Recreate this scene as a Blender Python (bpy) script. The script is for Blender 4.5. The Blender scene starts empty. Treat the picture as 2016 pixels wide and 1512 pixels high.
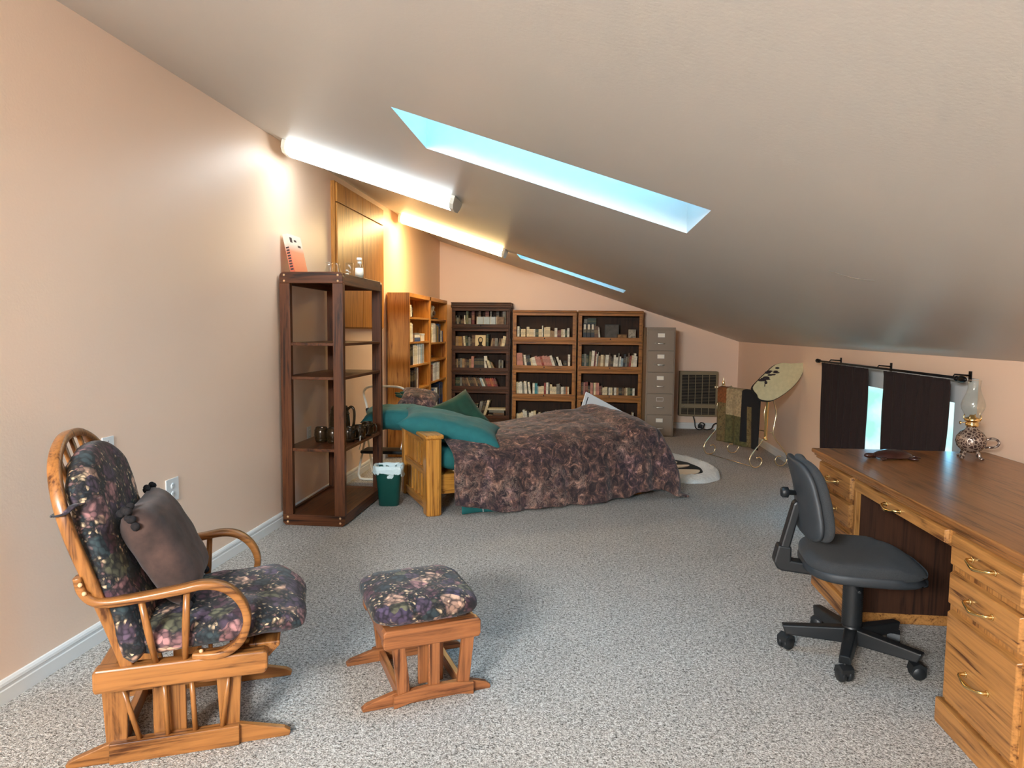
import bpy, bmesh, math, random
from mathutils import Matrix, Vector, noise, Euler
random.seed(7)
C = bpy.context.scene.collection
SC = bpy.context.scene
PI = math.pi
R = math.radians

# ------------------------------------------------------------------ camera
F_PX, YAW, PITCH, ROLL, CAM_Z = 1352.406, .101577938, -.0781782594, -.00936642165, 1.40
def cam_matrix():
    base = Matrix(((1,0,0),(0,0,1),(0,-1,0)))              # columns: right, down, forward
    M = Matrix.Rotation(YAW,3,'Z') @ Matrix.Rotation(PITCH,3,'X') @ base @ Matrix.Rotation(ROLL,3,'Z')
    r, d, f = M.col[0], M.col[1], M.col[2]
    m = Matrix((( r[0],-d[0],-f[0]),( r[1],-d[1],-f[1]),( r[2],-d[2],-f[2])))
    return Matrix.Translation((0,0,CAM_Z)) @ m.to_4x4()
cd = bpy.data.cameras.new('camera'); cam = bpy.data.objects.new('camera', cd); C.objects.link(cam)
cd.sensor_fit = 'HORIZONTAL'; cd.sensor_width = 36; cd.lens = F_PX/2016*36; cd.clip_start = .05; cd.clip_end = 200
cam.matrix_world = cam_matrix(); SC.camera = cam

# ------------------------------------------------------------------ render look
SC.view_settings.view_transform = 'Standard'; SC.view_settings.look = 'None'
SC.view_settings.gamma = 1; SC.view_settings.use_curve_mapping = False
SC.view_settings.exposure = 1.42
SC.cycles.max_bounces = 10; SC.cycles.diffuse_bounces = 9; SC.cycles.glossy_bounces = 4
SC.cycles.transmission_bounces = 8; SC.cycles.transparent_max_bounces = 16
SC.cycles.use_denoising = True; SC.cycles.caustics_reflective = False; SC.cycles.caustics_refractive = False
SC.cycles.sample_clamp_indirect = 8

# ------------------------------------------------------------------ world: soft daylight sky over trees
SKY_K = 4.3; FILL_W = 145
w = bpy.data.worlds.new('daylight'); SC.world = w; w.use_nodes = True
nt = w.node_tree; nt.nodes.clear()
o = nt.nodes.new('ShaderNodeOutputWorld'); b = nt.nodes.new('ShaderNodeBackground')
tc = nt.nodes.new('ShaderNodeTexCoord'); sep = nt.nodes.new('ShaderNodeSeparateXYZ'); rp = nt.nodes.new('ShaderNodeValToRGB')
mr = nt.nodes.new('ShaderNodeMapRange'); mr.inputs[1].default_value = -.4; mr.inputs[2].default_value = .8
nt.links.new(tc.outputs['Generated'], sep.inputs[0]); nt.links.new(sep.outputs[2], mr.inputs[0]); nt.links.new(mr.outputs[0], rp.inputs[0])
rp.color_ramp.elements[0].position = .27; rp.color_ramp.elements[0].color = (.085,.118,.12,1)
rp.color_ramp.elements[1].position = .42; rp.color_ramp.elements[1].color = (.30,.64,1,1)
e = rp.color_ramp.elements.new(.9); e.color = (.18,.55,1,1)
tn = nt.nodes.new('ShaderNodeTexNoise'); tn.inputs['Scale'].default_value = 26; tn.inputs['Detail'].default_value = 4; nt.links.new(tc.outputs['Generated'], tn.inputs['Vector'])
lo = nt.nodes.new('ShaderNodeValToRGB'); lo.color_ramp.elements[0].position = .4; lo.color_ramp.elements[0].color = (.62,.86,.78,1); lo.color_ramp.elements[1].position = .6; lo.color_ramp.elements[1].color = (1.15,1.1,1.1,1); nt.links.new(tn.outputs[0], lo.inputs[0])
mw = nt.nodes.new('ShaderNodeMix'); mw.data_type = 'RGBA'; mw.blend_type = 'MULTIPLY'; mw.inputs[0].default_value = 1; nt.links.new(rp.outputs[0], mw.inputs[6]); nt.links.new(lo.outputs[0], mw.inputs[7])
nt.links.new(mw.outputs[2], b.inputs[0]); b.inputs[1].default_value = SKY_K; nt.links.new(b.outputs[0], o.inputs[0])

def portal(name, loc, size, rot):
    l = bpy.data.lights.new(name,'AREA'); l.shape = 'RECTANGLE'; l.size, l.size_y = size
    l.cycles.is_portal = True
    ob = bpy.data.objects.new(name,l); C.objects.link(ob); ob.location = loc; ob.rotation_euler = rot; return ob

# ------------------------------------------------------------------ materials
MATS = {}
def newmat(name):
    m = bpy.data.materials.new(name); m.use_nodes = True; n = m.node_tree; n.nodes.clear()
    out = n.nodes.new('ShaderNodeOutputMaterial'); p = n.nodes.new('ShaderNodeBsdfPrincipled')
    n.links.new(p.outputs[0], out.inputs[0]); MATS[name] = m
    return m, n, p
def srgb(r,g,b):
    f = lambda c: (c/255/12.92) if c/255 <= .04045 else ((c/255+.055)/1.055)**2.4
    return (f(r),f(g),f(b),1)
def coords(n, scale=(1,1,1), kind='Object', rot=(0,0,0)):
    t = n.nodes.new('ShaderNodeTexCoord'); mp = n.nodes.new('ShaderNodeMapping'); mp.inputs['Scale'].default_value = scale
    mp.inputs['Rotation'].default_value = rot
    n.links.new(t.outputs[kind], mp.inputs[0]); return mp.outputs[0]
def noise_tex(n, vec, scale, detail=3, rough=.55, dist=0):
    t = n.nodes.new('ShaderNodeTexNoise'); t.inputs['Scale'].default_value = scale; t.inputs['Detail'].default_value = detail
    t.inputs['Roughness'].default_value = rough; t.inputs['Distortion'].default_value = dist
    n.links.new(vec, t.inputs['Vector']); return t
def ramp(n, fac, stops, interp='LINEAR'):
    r = n.nodes.new('ShaderNodeValToRGB'); r.color_ramp.interpolation = interp
    el = r.color_ramp.elements
    el[0].position, el[0].color = stops[0]; el[1].position, el[1].color = stops[-1]
    for pz, c in stops[1:-1]:
        x = el.new(pz); x.color = c
    n.links.new(fac, r.inputs[0]); return r.outputs[0]
def bump(n, p, h, strength=.2, dist=.01):
    bm_ = n.nodes.new('ShaderNodeBump'); bm_.inputs['Strength'].default_value = strength; bm_.inputs['Distance'].default_value = dist
    n.links.new(h, bm_.inputs['Height']); n.links.new(bm_.outputs[0], p.inputs['Normal'])
def mixc(n, fac, a, b_, mode='MIX'):
    m = n.nodes.new('ShaderNodeMix'); m.data_type = 'RGBA'; m.blend_type = mode
    for s, v in ((0,fac),(6,a),(7,b_)):
        if hasattr(v,'is_linked') or hasattr(v,'links'): n.links.new(v, m.inputs[s])
        else: m.inputs[s].default_value = v
    return m.outputs[2]
def plain(name, col, rough=.5, metal=0, nz=0, nscale=60, bmp=0, sheen=0, coat=0, spec=None):
    m, n, p = newmat(name)
    if nz or bmp:
        t = noise_tex(n, coords(n), nscale, 4)
        if nz:
            lo = tuple(max(0,c*(1-nz)) for c in col[:3])+(1,); hi = tuple(min(1,c*(1+nz)) for c in col[:3])+(1,)
            n.links.new(ramp(n, t.outputs[0], [(.3,lo),(.7,hi)]), p.inputs['Base Color'])
        else: p.inputs['Base Color'].default_value = col
        if bmp: bump(n, p, t.outputs[0], bmp, .01)
    else: p.inputs['Base Color'].default_value = col
    p.inputs['Roughness'].default_value = rough; p.inputs['Metallic'].default_value = metal
    if sheen: p.inputs['Sheen Weight'].default_value = sheen
    if coat: p.inputs['Coat Weight'].default_value = coat
    if spec is not None: p.inputs['Specular IOR Level'].default_value = spec
    return m
def wood(name, c1, c2, axis='z', rough=.4, scale=1.0, coat=.15):
    m, n, p = newmat(name)
    s = {'x':(1.2,14,14),'y':(14,1.2,14),'z':(14,14,1.2)}[axis]
    v = coords(n, tuple(k*scale for k in s))
    a = noise_tex(n, v, 1.6, 5, .6, 1.2); s2 = {'x':(2,120,120),'y':(120,2,120),'z':(120,120,2)}[axis]
    b_ = noise_tex(n, coords(n, tuple(k*scale for k in s2)), 1.0, 2)
    mx = n.nodes.new('ShaderNodeMath'); mx.operation = 'MULTIPLY_ADD'; mx.inputs[1].default_value = .55
    n.links.new(b_.outputs[0], mx.inputs[0]); n.links.new(a.outputs[0], mx.inputs[2])
    n.links.new(ramp(n, mx.outputs[0], [(.58,c1),(.72,tuple((i*.35+j*.65) for i,j in zip(c1,c2))),(.9,c2)]), p.inputs['Base Color'])
    p.inputs['Roughness'].default_value = rough; p.inputs['Coat Weight'].default_value = coat; p.inputs['Coat Roughness'].default_value = .25; p.inputs['Specular IOR Level'].default_value = .28
    bump(n, p, b_.outputs[0], .08, .002)
    return m
def woods(prefix, c1, c2, **k):
    return {a: wood(prefix+'_'+a, c1, c2, a, **k) for a in 'xyz'}

def mat_wall(name, col):
    m, n, p = newmat(name)
    t = noise_tex(n, coords(n), 90, 4); t2 = noise_tex(n, coords(n), 1.3, 2)
    lo = tuple(c*.97 for c in col[:3])+(1,)
    n.links.new(ramp(n, t2.outputs[0], [(.3,lo),(.7,col)]), p.inputs['Base Color'])
    p.inputs['Roughness'].default_value = .42
    bump(n, p, t.outputs[0], .14, .003); return m
WALL = mat_wall('peach_wall_paint', srgb(247,217,191))
CEIL = mat_wall('ceiling_paint', srgb(198,194,187))
TRIM = plain('white_trim_paint', srgb(232,232,228), .35)
def mat_carpet():
    m, n, p = newmat('speckled_carpet')
    v = coords(n)
    a = noise_tex(n, v, 75, 3, .75, .6); b_ = noise_tex(n, v, 160, 2, .7); c_ = noise_tex(n, v, 3, 2)
    mt = n.nodes.new('ShaderNodeMath'); mt.operation = 'ADD'; n.links.new(a.outputs[0], mt.inputs[0]); n.links.new(b_.outputs[0], mt.inputs[1])
    m2 = n.nodes.new('ShaderNodeMath'); m2.operation = 'MULTIPLY'; m2.inputs[1].default_value = .5; n.links.new(mt.outputs[0], m2.inputs[0])
    col = ramp(n, m2.outputs[0], [(.36,srgb(74,69,63)),(.45,srgb(158,152,144)),(.54,srgb(214,209,201)),(.62,srgb(242,239,234))])
    n.links.new(mixc(n, .12, col, ramp(n, c_.outputs[0], [(.3,srgb(150,140,126)),(.7,srgb(240,236,230))]), 'MULTIPLY'), p.inputs['Base Color'])
    p.inputs['Roughness'].default_value = .95; p.inputs['Specular IOR Level'].default_value = .1
    bump(n, p, m2.outputs[0], .9, .02); return m
CARPET = mat_carpet()
def mat_floral():
    m, n, p = newmat('dark_floral_upholstery')
    v0 = coords(n, (1,1,1))
    dn = noise_tex(n, v0, 16, 2); add = n.nodes.new('ShaderNodeVectorMath'); add.operation = 'MULTIPLY_ADD'
    add.inputs[1].default_value = (.05,.05,.05); n.links.new(dn.outputs['Color'], add.inputs[0]); n.links.new(v0, add.inputs[2])
    v = add.outputs[0]
    def vor(sc, feat='F1'):
        t = n.nodes.new('ShaderNodeTexVoronoi'); t.feature = feat; t.inputs['Scale'].default_value = sc; n.links.new(v, t.inputs['Vector']); return t
    big, pet, sm = vor(14), vor(46), vor(95)
    sb = n.nodes.new('ShaderNodeSeparateColor'); n.links.new(big.outputs['Color'], sb.inputs[0])
    pal = ramp(n, sb.outputs[0], [(0,srgb(78,62,78)),(.2,srgb(150,108,106)),(.36,srgb(44,58,62)),(.5,srgb(196,158,132)),(.64,srgb(82,50,60)),(.8,srgb(98,96,72)),(.9,srgb(66,54,76))], 'CONSTANT')
    sp = n.nodes.new('ShaderNodeSeparateColor'); n.links.new(pet.outputs['Color'], sp.inputs[0])
    shade = ramp(n, sp.outputs[1], [(0,(.35,.33,.36,1)),(.5,(.95,.9,.92,1)),(1,(1.5,1.45,1.4,1))])
    flower = mixc(n, 1, pal, shade, 'MULTIPLY')
    pe = ramp(n, pet.outputs['Distance'], [(.4,(1,1,1,1)),(.7,(.18,.18,.2,1))])
    flower = mixc(n, 1, flower, pe, 'MULTIPLY')
    mask = ramp(n, big.outputs['Distance'], [(.46,(1,1,1,1)),(.62,(0,0,0,1))])
    ss = n.nodes.new('ShaderNodeSeparateColor'); n.links.new(sm.outputs['Color'], ss.inputs[0])
    dots = ramp(n, ss.outputs[0], [(0,srgb(32,28,34)),(.34,srgb(70,60,50)),(.55,srgb(38,48,52)),(.74,srgb(206,178,142)),(.86,srgb(120,88,84))], 'CONSTANT')
    dots = mixc(n, 1, dots, ramp(n, sm.outputs['Distance'], [(.3,(1,1,1,1)),(.6,(.2,.2,.2,1))]), 'MULTIPLY')
    n.links.new(mixc(n, mask, dots, flower), p.inputs['Base Color'])
    p.inputs['Roughness'].default_value = .85; p.inputs['Sheen Weight'].default_value = .1
    bump(n, p, noise_tex(n, v0, 700, 2).outputs[0], .15, .002); return m
FLORAL = mat_floral()
def mat_camo():
    m, n, p = newmat('brown_woodland_bedding')
    v = coords(n)
    a = noise_tex(n, v, 5, 4, .6, 1.2); b_ = noise_tex(n, coords(n,(1,1.3,.8)), 17, 8, .78, .9); c_ = noise_tex(n, v, 3, 3, .6, .8)
    base = ramp(n, b_.outputs[0], [(.34,srgb(22,17,22)),(.45,srgb(56,42,42)),(.52,srgb(92,70,64)),(.57,srgb(128,98,84)),(.66,srgb(214,172,148))])
    tint = ramp(n, a.outputs[0], [(.3,(.5,.44,.5,1)),(.48,(.95,.82,.76,1)),(.62,(.72,.64,.86,1)),(.75,(.86,.9,.72,1))])
    col = mixc(n, 1, base, tint, 'MULTIPLY')
    t = n.nodes.new('ShaderNodeTexVoronoi'); t.feature = 'DISTANCE_TO_EDGE'; t.inputs['Scale'].default_value = 9
    mm = n.nodes.new('ShaderNodeVectorMath'); mm.operation = 'MULTIPLY_ADD'; mm.inputs[1].default_value = (.35,.35,.35)
    n.links.new(b_.outputs['Color'], mm.inputs[0]); n.links.new(v, mm.inputs[2]); n.links.new(mm.outputs[0], t.inputs['Vector'])
    twig = ramp(n, t.outputs['Distance'], [(.012,(1,1,1,1)),(.03,(0,0,0,1))])
    sel = ramp(n, c_.outputs[0], [(.5,(0,0,0,1)),(.6,(.8,.8,.8,1))])
    tw = mixc(n, 1, twig, sel, 'MULTIPLY')
    col = mixc(n, tw, col, srgb(206,172,152))
    n.links.new(col, p.inputs['Base Color']); p.inputs['Roughness'].default_value = .8; p.inputs['Sheen Weight'].default_value = .15
    return m
CAMO = mat_camo()
OAK = woods('golden_oak', srgb(86,47,20), srgb(180,126,68), rough=.38)
OAKL = woods('glider_oak', srgb(78,42,17), srgb(162,106,55), rough=.33, coat=.3)
OTTO = woods('ottoman_oak', srgb(80,44,24), srgb(156,98,58), rough=.35, coat=.25)
CASEOAK = woods('bookcase_oak', srgb(92,54,18), srgb(170,114,50), rough=.45, coat=.03)
LIGHTOAK = woods('yellow_oak', srgb(138,82,26), srgb(200,138,62), rough=.4)
WAL = woods('dark_walnut', srgb(34,18,8), srgb(82,48,24), rough=.5, coat=0)
ETA = woods('etagere_pine_stain', srgb(40,20,9), srgb(102,58,31), rough=.4, coat=.04)
DESKTOP = wood('desk_top_oak', srgb(88,54,26), srgb(150,100,56), 'y', rough=.33, coat=.25)
FUT = woods('futon_oak', srgb(134,80,26), srgb(208,144,62), rough=.32, coat=.3)
RECESS = wood('dark_recess_wood', srgb(34,18,10), srgb(66,38,22), 'z', rough=.6, coat=0)  # on the bookcase backs this dark tone is painted-in shade
BRASS = plain('brass', (.86,.62,.26,1), .2, 1)
CREAMBRASS = plain('pale_brass', (.92,.78,.5,1), .25, 1)
STEEL = plain('brushed_steel', (.75,.73,.68,1), .3, 1)
PEG = plain('light_wood_peg', srgb(222,178,130), .5)
BLACKP = plain('black_plastic', srgb(26,28,30), .45)
CHARF = plain('charcoal_fabric', srgb(50,52,54), .95, nz=.35, nscale=500, bmp=.2, sheen=.03)
SHELL = plain('dark_grey_shell', srgb(44,48,52), .55)
BROWNV = plain('brown_velour', srgb(66,47,40), .9, nz=.5, nscale=14, bmp=.1, sheen=.1)
FRINGE = plain('black_fringe', srgb(26,20,20), .95)
TEAL = plain('teal_cotton', srgb(30,106,108), .85, nz=.12, nscale=12, bmp=.25, sheen=.08)
GREENV = plain('dark_green_velvet', srgb(22,66,48), .8, nz=.3, nscale=8, bmp=.2, sheen=.1)
SHEET = plain('teal_sheet', srgb(24,98,96), .85, nz=.15, nscale=10, bmp=.2)
METGREY = plain('grey_brown_enamel', srgb(138,124,108), .45, spec=.4)
LABELW = plain('white_card', srgb(236,230,214), .6)
HEATM = plain('olive_enamel', srgb(138,122,90), .5)
DARK = plain('dark_void', srgb(18,16,14), .9)
MUG = plain('dark_bronze_glaze', srgb(58,42,24), .18, .35, nz=.4, nscale=20)
BINP = plain('green_bin_plastic', srgb(10,72,64), .4)
WHITEP = plain('white_tube_enamel', srgb(232,226,210), .3)
CURT = plain('dark_brown_curtain', srgb(34,19,17), .95, nz=.25, nscale=200, bmp=.1)
IRON = plain('black_iron', srgb(20,18,20), .4, .6)
FUR = plain('white_sheepskin', srgb(226,226,220), 1, nz=.08, nscale=80, bmp=1, sheen=.5)
FURB = plain('black_hide', srgb(14,22,26), .8, bmp=.4)
FURC = plain('cream_hide', srgb(240,224,200), .9, bmp=.4)
TURT = plain('carved_dark_wood', srgb(50,22,16), .3, nz=.4, nscale=30, coat=.4)
OUTP = plain('outlet_plastic', srgb(226,228,226), .35)
OUTD = plain('outlet_slot_grey', srgb(120,124,128), .5)
ROOFM = plain('fixture_end_cap', srgb(226,226,214), .4)
def mat_pewter():
    m, n, p = newmat('etched_amethyst_glass')
    t = n.nodes.new('ShaderNodeTexVoronoi'); t.inputs['Scale'].default_value = 60; t.feature = 'DISTANCE_TO_EDGE'; n.links.new(coords(n), t.inputs['Vector'])
    n.links.new(ramp(n, t.outputs['Distance'], [(.02,srgb(182,164,148)),(.2,srgb(84,66,60))]), p.inputs['Base Color'])
    p.inputs['Roughness'].default_value = .2; p.inputs['Metallic'].default_value = .5
    bump(n, p, t.outputs['Distance'], .6, .004); return m
PEWTER = mat_pewter()
def mat_glass(name, tint=(1,1,1,1), amt=.1, rough=.02):
    m = bpy.data.materials.new(name); m.use_nodes = True; n = m.node_tree; n.nodes.clear()
    out = n.nodes.new('ShaderNodeOutputMaterial'); tr = n.nodes.new('ShaderNodeBsdfTransparent'); gl = n.nodes.new('ShaderNodeBsdfGlossy')
    gl.inputs['Roughness'].default_value = rough; tr.inputs[0].default_value = tint
    fr = n.nodes.new('ShaderNodeFresnel'); fr.inputs[0].default_value = 1.45
    ad = n.nodes.new('ShaderNodeMath'); ad.operation = 'ADD'; ad.inputs[1].default_value = amt; n.links.new(fr.outputs[0], ad.inputs[0])
    ge = n.nodes.new('ShaderNodeNewGeometry'); iv = n.nodes.new('ShaderNodeMath'); iv.operation = 'SUBTRACT'; iv.inputs[0].default_value = 1; n.links.new(ge.outputs['Backfacing'], iv.inputs[1])
    ma = n.nodes.new('ShaderNodeMath'); ma.operation = 'MULTIPLY'; ma.use_clamp = True; n.links.new(ad.outputs[0], ma.inputs[0]); n.links.new(iv.outputs[0], ma.inputs[1])
    mx = n.nodes.new('ShaderNodeMixShader'); n.links.new(ma.outputs[0], mx.inputs[0]); n.links.new(tr.outputs[0], mx.inputs[1]); n.links.new(gl.outputs[0], mx.inputs[2])
    n.links.new(mx.outputs[0], out.inputs[0]); return m
GLASS = mat_glass('cabinet_glass', (.97,.97,.95,1), -.025)
WGLASS = mat_glass('window_glass', (.95,1,.98,1), .0)
JAR = mat_glass('clear_jar_glass', (.97,.98,.97,1), .03)
LINER = None
def mat_liner():
    m, n, p = newmat('white_bin_liner'); p.inputs['Base Color'].default_value = srgb(206,226,228); p.inputs['Roughness'].default_value = .45
    p.inputs['Subsurface Weight'].default_value = 0; bump(n, p, noise_tex(n, coords(n), 22, 3, .6, 1).outputs[0], .5, .01); return m
LINER = mat_liner()
def mat_emit(name, col, k):
    m = bpy.data.materials.new(name); m.use_nodes = True; n = m.node_tree; n.nodes.clear()
    out = n.nodes.new('ShaderNodeOutputMaterial'); em = n.nodes.new('ShaderNodeEmission'); em.inputs[0].default_value = col; em.inputs[1].default_value = k
    n.links.new(em.outputs[0], out.inputs[0]); return m
def mat_quilt():
    m, n, p = newmat('patchwork_quilt')
    v = coords(n); t = noise_tex(n, v, 30, 4, .7, 1); c = noise_tex(n, v, 4, 1)
    a = ramp(n, t.outputs[0], [(.35,srgb(72,62,36)),(.55,srgb(122,102,64)),(.7,srgb(86,92,58))])
    n.links.new(a, p.inputs['Base Color']); p.inputs['Roughness'].default_value = .9; return m
QUILT = mat_quilt()
Q_TAN = plain('tan_patch', srgb(160,142,108), .9, nz=.35, nscale=40)
Q_RUST = plain('rust_patch', srgb(124,72,34), .9, nz=.45, nscale=40)
Q_OLIVE = plain('olive_patch', srgb(84,80,46), .9, nz=.45, nscale=40)
Q_BLACK = plain('black_patch', srgb(20,20,22), .9)
KHAKI = plain('khaki_cover', srgb(196,186,146), .85, nz=.08, nscale=25)

# ------------------------------------------------------------------ mesh helpers
class MB:
    def __init__(s): s.v=[]; s.f=[]; s.sm=[]; s.mi=[]; s.M=Matrix.Identity(4); s.cur=0
    def av(s, co): s.v.append(tuple(s.M @ Vector(co))); return len(s.v)-1
    def face(s, idx, smooth=False): s.f.append(tuple(idx)); s.sm.append(smooth); s.mi.append(s.cur)
    def box(s, a, b, rot=None):
        x0,y0,z0 = a; x1,y1,z1 = b
        if x0>x1: x0,x1=x1,x0
        if y0>y1: y0,y1=y1,y0
        if z0>z1: z0,z1=z1,z0
        i=[s.av(c) for c in ((x0,y0,z0),(x1,y0,z0),(x1,y1,z0),(x0,y1,z0),(x0,y0,z1),(x1,y0,z1),(x1,y1,z1),(x0,y1,z1))]
        for q in ((3,2,1,0),(4,5,6,7),(0,1,5,4),(1,2,6,5),(2,3,7,6),(3,0,4,7)): s.face([i[k] for k in q])
        return s
    def hexa(s, c):                                   # 8 corners like box order
        i=[s.av(k) for k in c]
        for q in ((3,2,1,0),(4,5,6,7),(0,1,5,4),(1,2,6,5),(2,3,7,6),(3,0,4,7)): s.face([i[k] for k in q])
        return s
    def prism(s, pts, axis, d0, d1, smooth=False):    # pts 2D outline ccw
        def mk(p, d): return {'y':(p[0],d,p[1]),'x':(d,p[0],p[1]),'z':(p[0],p[1],d)}[axis]
        a=[s.av(mk(p,d0)) for p in pts]; b=[s.av(mk(p,d1)) for p in pts]; n=len(pts)
        s.face(a[::-1]); s.face(b)
        for k in range(n): s.face([a[k],a[(k+1)%n],b[(k+1)%n],b[k]], smooth)
        return s
    def tube(s, pts, r, n=8, rect=None, up=(0,0,1), closed=False, caps=True):
        pts=[Vector(p) for p in pts]; m=len(pts); rings=[]; prev=None
        for i,p in enumerate(pts):
            if closed: d=pts[(i+1)%m]-pts[i-1]
            else: d=(pts[min(i+1,m-1)]-pts[max(i-1,0)])
            d.normalize()
            if rect:
                u=Vector(up); u=(u-d*u.dot(d)); u=u.normalized() if u.length>1e-4 else d.orthogonal().normalized()
            else:
                u = prev if prev is not None else (Vector((0,0,1)) if abs(d.z)<.9 else Vector((1,0,0)))
                u=(u-d*u.dot(d)).normalized(); prev=u
            w_=d.cross(u).normalized(); rr = r[i] if isinstance(r,(list,tuple)) else r
            if rect:
                a,b_=rect[0]/2,rect[1]/2; c=min(a,b_)*.35
                sec=[(a-c,b_),(-a+c,b_),(-a,b_-c),(-a,-b_+c),(-a+c,-b_),(a-c,-b_),(a,-b_+c),(a,b_-c)]
                rings.append([s.av(p+w_*x+u*y) for x,y in sec])
            else: rings.append([s.av(p+(u*math.cos(2*PI*k/n)+w_*math.sin(2*PI*k/n))*rr) for k in range(n)])
        L=len(rings[0])
        for i in range(m if closed else m-1):
            A,B=rings[i],rings[(i+1)%m]
            for k in range(L): s.face([A[k],A[(k+1)%L],B[(k+1)%L],B[k]], True)
        if caps and not closed: s.face(rings[0][::-1]); s.face(rings[-1])
        return s
    def lathe(s, prof, c=(0,0,0), n=24, sx=1, sy=1, axis='z'):
        rings=[]
        for r,z in prof:
            rings.append([s.av({'z':(c[0]+r*sx*math.cos(2*PI*k/n),c[1]+r*sy*math.sin(2*PI*k/n),c[2]+z),
                                'x':(c[0]+z,c[1]+r*math.cos(2*PI*k/n),c[2]+r*math.sin(2*PI*k/n)),
                                'y':(c[0]+r*math.sin(2*PI*k/n),c[1]+z,c[2]+r*math.cos(2*PI*k/n))}[axis]) for k in range(n)])
        for A,B in zip(rings,rings[1:]):
            for k in range(n): s.face([A[k],A[(k+1)%n],B[(k+1)%n],B[k]], True)
        if prof[0][0]>1e-4: s.face(rings[0][::-1])
        if prof[-1][0]>1e-4: s.face(rings[-1])
        return s
    def ball(s, c, r, n=10, sc=(1,1,1)):
        rings=[]
        for i in range(1,n): 
            a=PI*i/n; rings.append([s.av((c[0]+r*sc[0]*math.sin(a)*math.cos(2*PI*k/(n+2)),c[1]+r*sc[1]*math.sin(a)*math.sin(2*PI*k/(n+2)),c[2]+r*sc[2]*math.cos(a))) for k in range(n+2)])
        t=s.av((c[0],c[1],c[2]+r*sc[2])); b_=s.av((c[0],c[1],c[2]-r*sc[2])); L=n+2
        for k in range(L): s.face([t,rings[0][k],rings[0][(k+1)%L]],True); s.face([b_,rings[-1][(k+1)%L],rings[-1][k]],True)
        for A,B in zip(rings,rings[1:]):
            for k in range(L): s.face([A[k],B[k],B[(k+1)%L],A[(k+1)%L]],True)
        return s
    def grid(s, fn, nu, nv, wrapu=False, wrapv=False, flip=False):
        idx=[[s.av(fn(i/(nu if wrapu else nu-1), j/(nv if wrapv else nv-1))) for j in range(nv)] for i in range(nu)]
        for i in range(nu if wrapu else nu-1):
            for j in range(nv if wrapv else nv-1):
                q=[idx[i][j],idx[(i+1)%nu][j],idx[(i+1)%nu][(j+1)%nv],idx[i][(j+1)%nv]]
                s.face(q[::-1] if flip else q, True)
        return idx
def build(name, mb, mats, parent=None, bevel=0, seg=2, loc=None, rot=None, subsurf=0, solid=0, label=None, kind=None):
    me=bpy.data.meshes.new(name); me.from_pydata(mb.v,[],mb.f)
    if not isinstance(mats,(list,tuple)): mats=[mats]
    for m in mats: me.materials.append(m)
    for p_,sm_,mi in zip(me.polygons,mb.sm,mb.mi): p_.use_smooth=sm_; p_.material_index=mi
    bm=bmesh.new(); bm.from_mesh(me); bmesh.ops.recalc_face_normals(bm, faces=bm.faces); bm.to_mesh(me); bm.free()
    me.update(); ob=bpy.data.objects.new(name,me); C.objects.link(ob)
    if loc is not None: ob.location=loc
    if rot is not None: ob.rotation_euler=rot
    if parent is not None: ob.parent=parent
    if solid: m=ob.modifiers.new('solid','SOLIDIFY'); m.thickness=solid; m.offset=0
    if bevel: m=ob.modifiers.new('bevel','BEVEL'); m.width=bevel; m.segments=seg; m.limit_method='ANGLE'; m.angle_limit=R(40)
    if subsurf: m=ob.modifiers.new('sub','SUBSURF'); m.levels=subsurf; m.render_levels=subsurf
    if label: ob['label']=label
    if kind: ob['kind']=kind
    return ob
def thing(name, label, cat, loc=(0,0,0), rotz=0, group=None, rot=None):
    o=bpy.data.objects.new(name,None); C.objects.link(o); o.empty_display_size=.05
    o.location=loc; o.rotation_euler=rot if rot is not None else (0,0,rotz); o['label']=label; o['category']=cat
    if group: o['group']=group
    return o
def tag(o, label, cat, group=None, kind=None):
    o['label']=label; o['category']=cat
    if group: o['group']=group
    if kind: o['kind']=kind
    return o
def struct(name, mb, mat, **k): return build(name, mb, mat, kind='structure', **k)
def dup(root, loc=None, rot=None, label=None):
    r=root.copy(); C.objects.link(r)
    if loc is not None: r.location=loc
    if rot is not None: r.rotation_euler=rot
    if label: r['label']=label
    for ch in list(root.children):
        c=ch.copy(); C.objects.link(c); c.parent=r
        for g in ch.children:
            d=g.copy(); C.objects.link(d); d.parent=c
    return r
def pillow_mb(L,W,H,nu=26,nv=22,pinch=.1,wr=.008,seed=0,ex=.55,sag=0,pw=4):
    mb=MB()
    def surf(sgn):
        def fn(a,b_):
            u=2*a-1; v=2*b_-1
            x=L/2*u*(1-pinch*(1-v*v)); y=W/2*v*(1-pinch*(1-u*u))
            t=max(0,(1-abs(u)**pw)*(1-abs(v)**pw))**ex
            z=sgn*H/2*t
            nz=noise.noise(Vector((x*7+seed,y*7,sgn)))*wr*2+noise.noise(Vector((x*19+seed,y*19,sgn)))*wr
            return (x,y,z+nz*t-sag*u*u)
        return fn
    mb.grid(surf(1),nu,nv); mb.grid(surf(-1),nu,nv,flip=True)
    return mb
def merge(ob, d=.0006):
    bm=bmesh.new(); bm.from_mesh(ob.data); bmesh.ops.remove_doubles(bm,verts=bm.verts,dist=d); bmesh.ops.recalc_face_normals(bm,faces=bm.faces); bm.to_mesh(ob.data); bm.free()
    for p_ in ob.data.polygons: p_.use_smooth=True
    return ob
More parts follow.
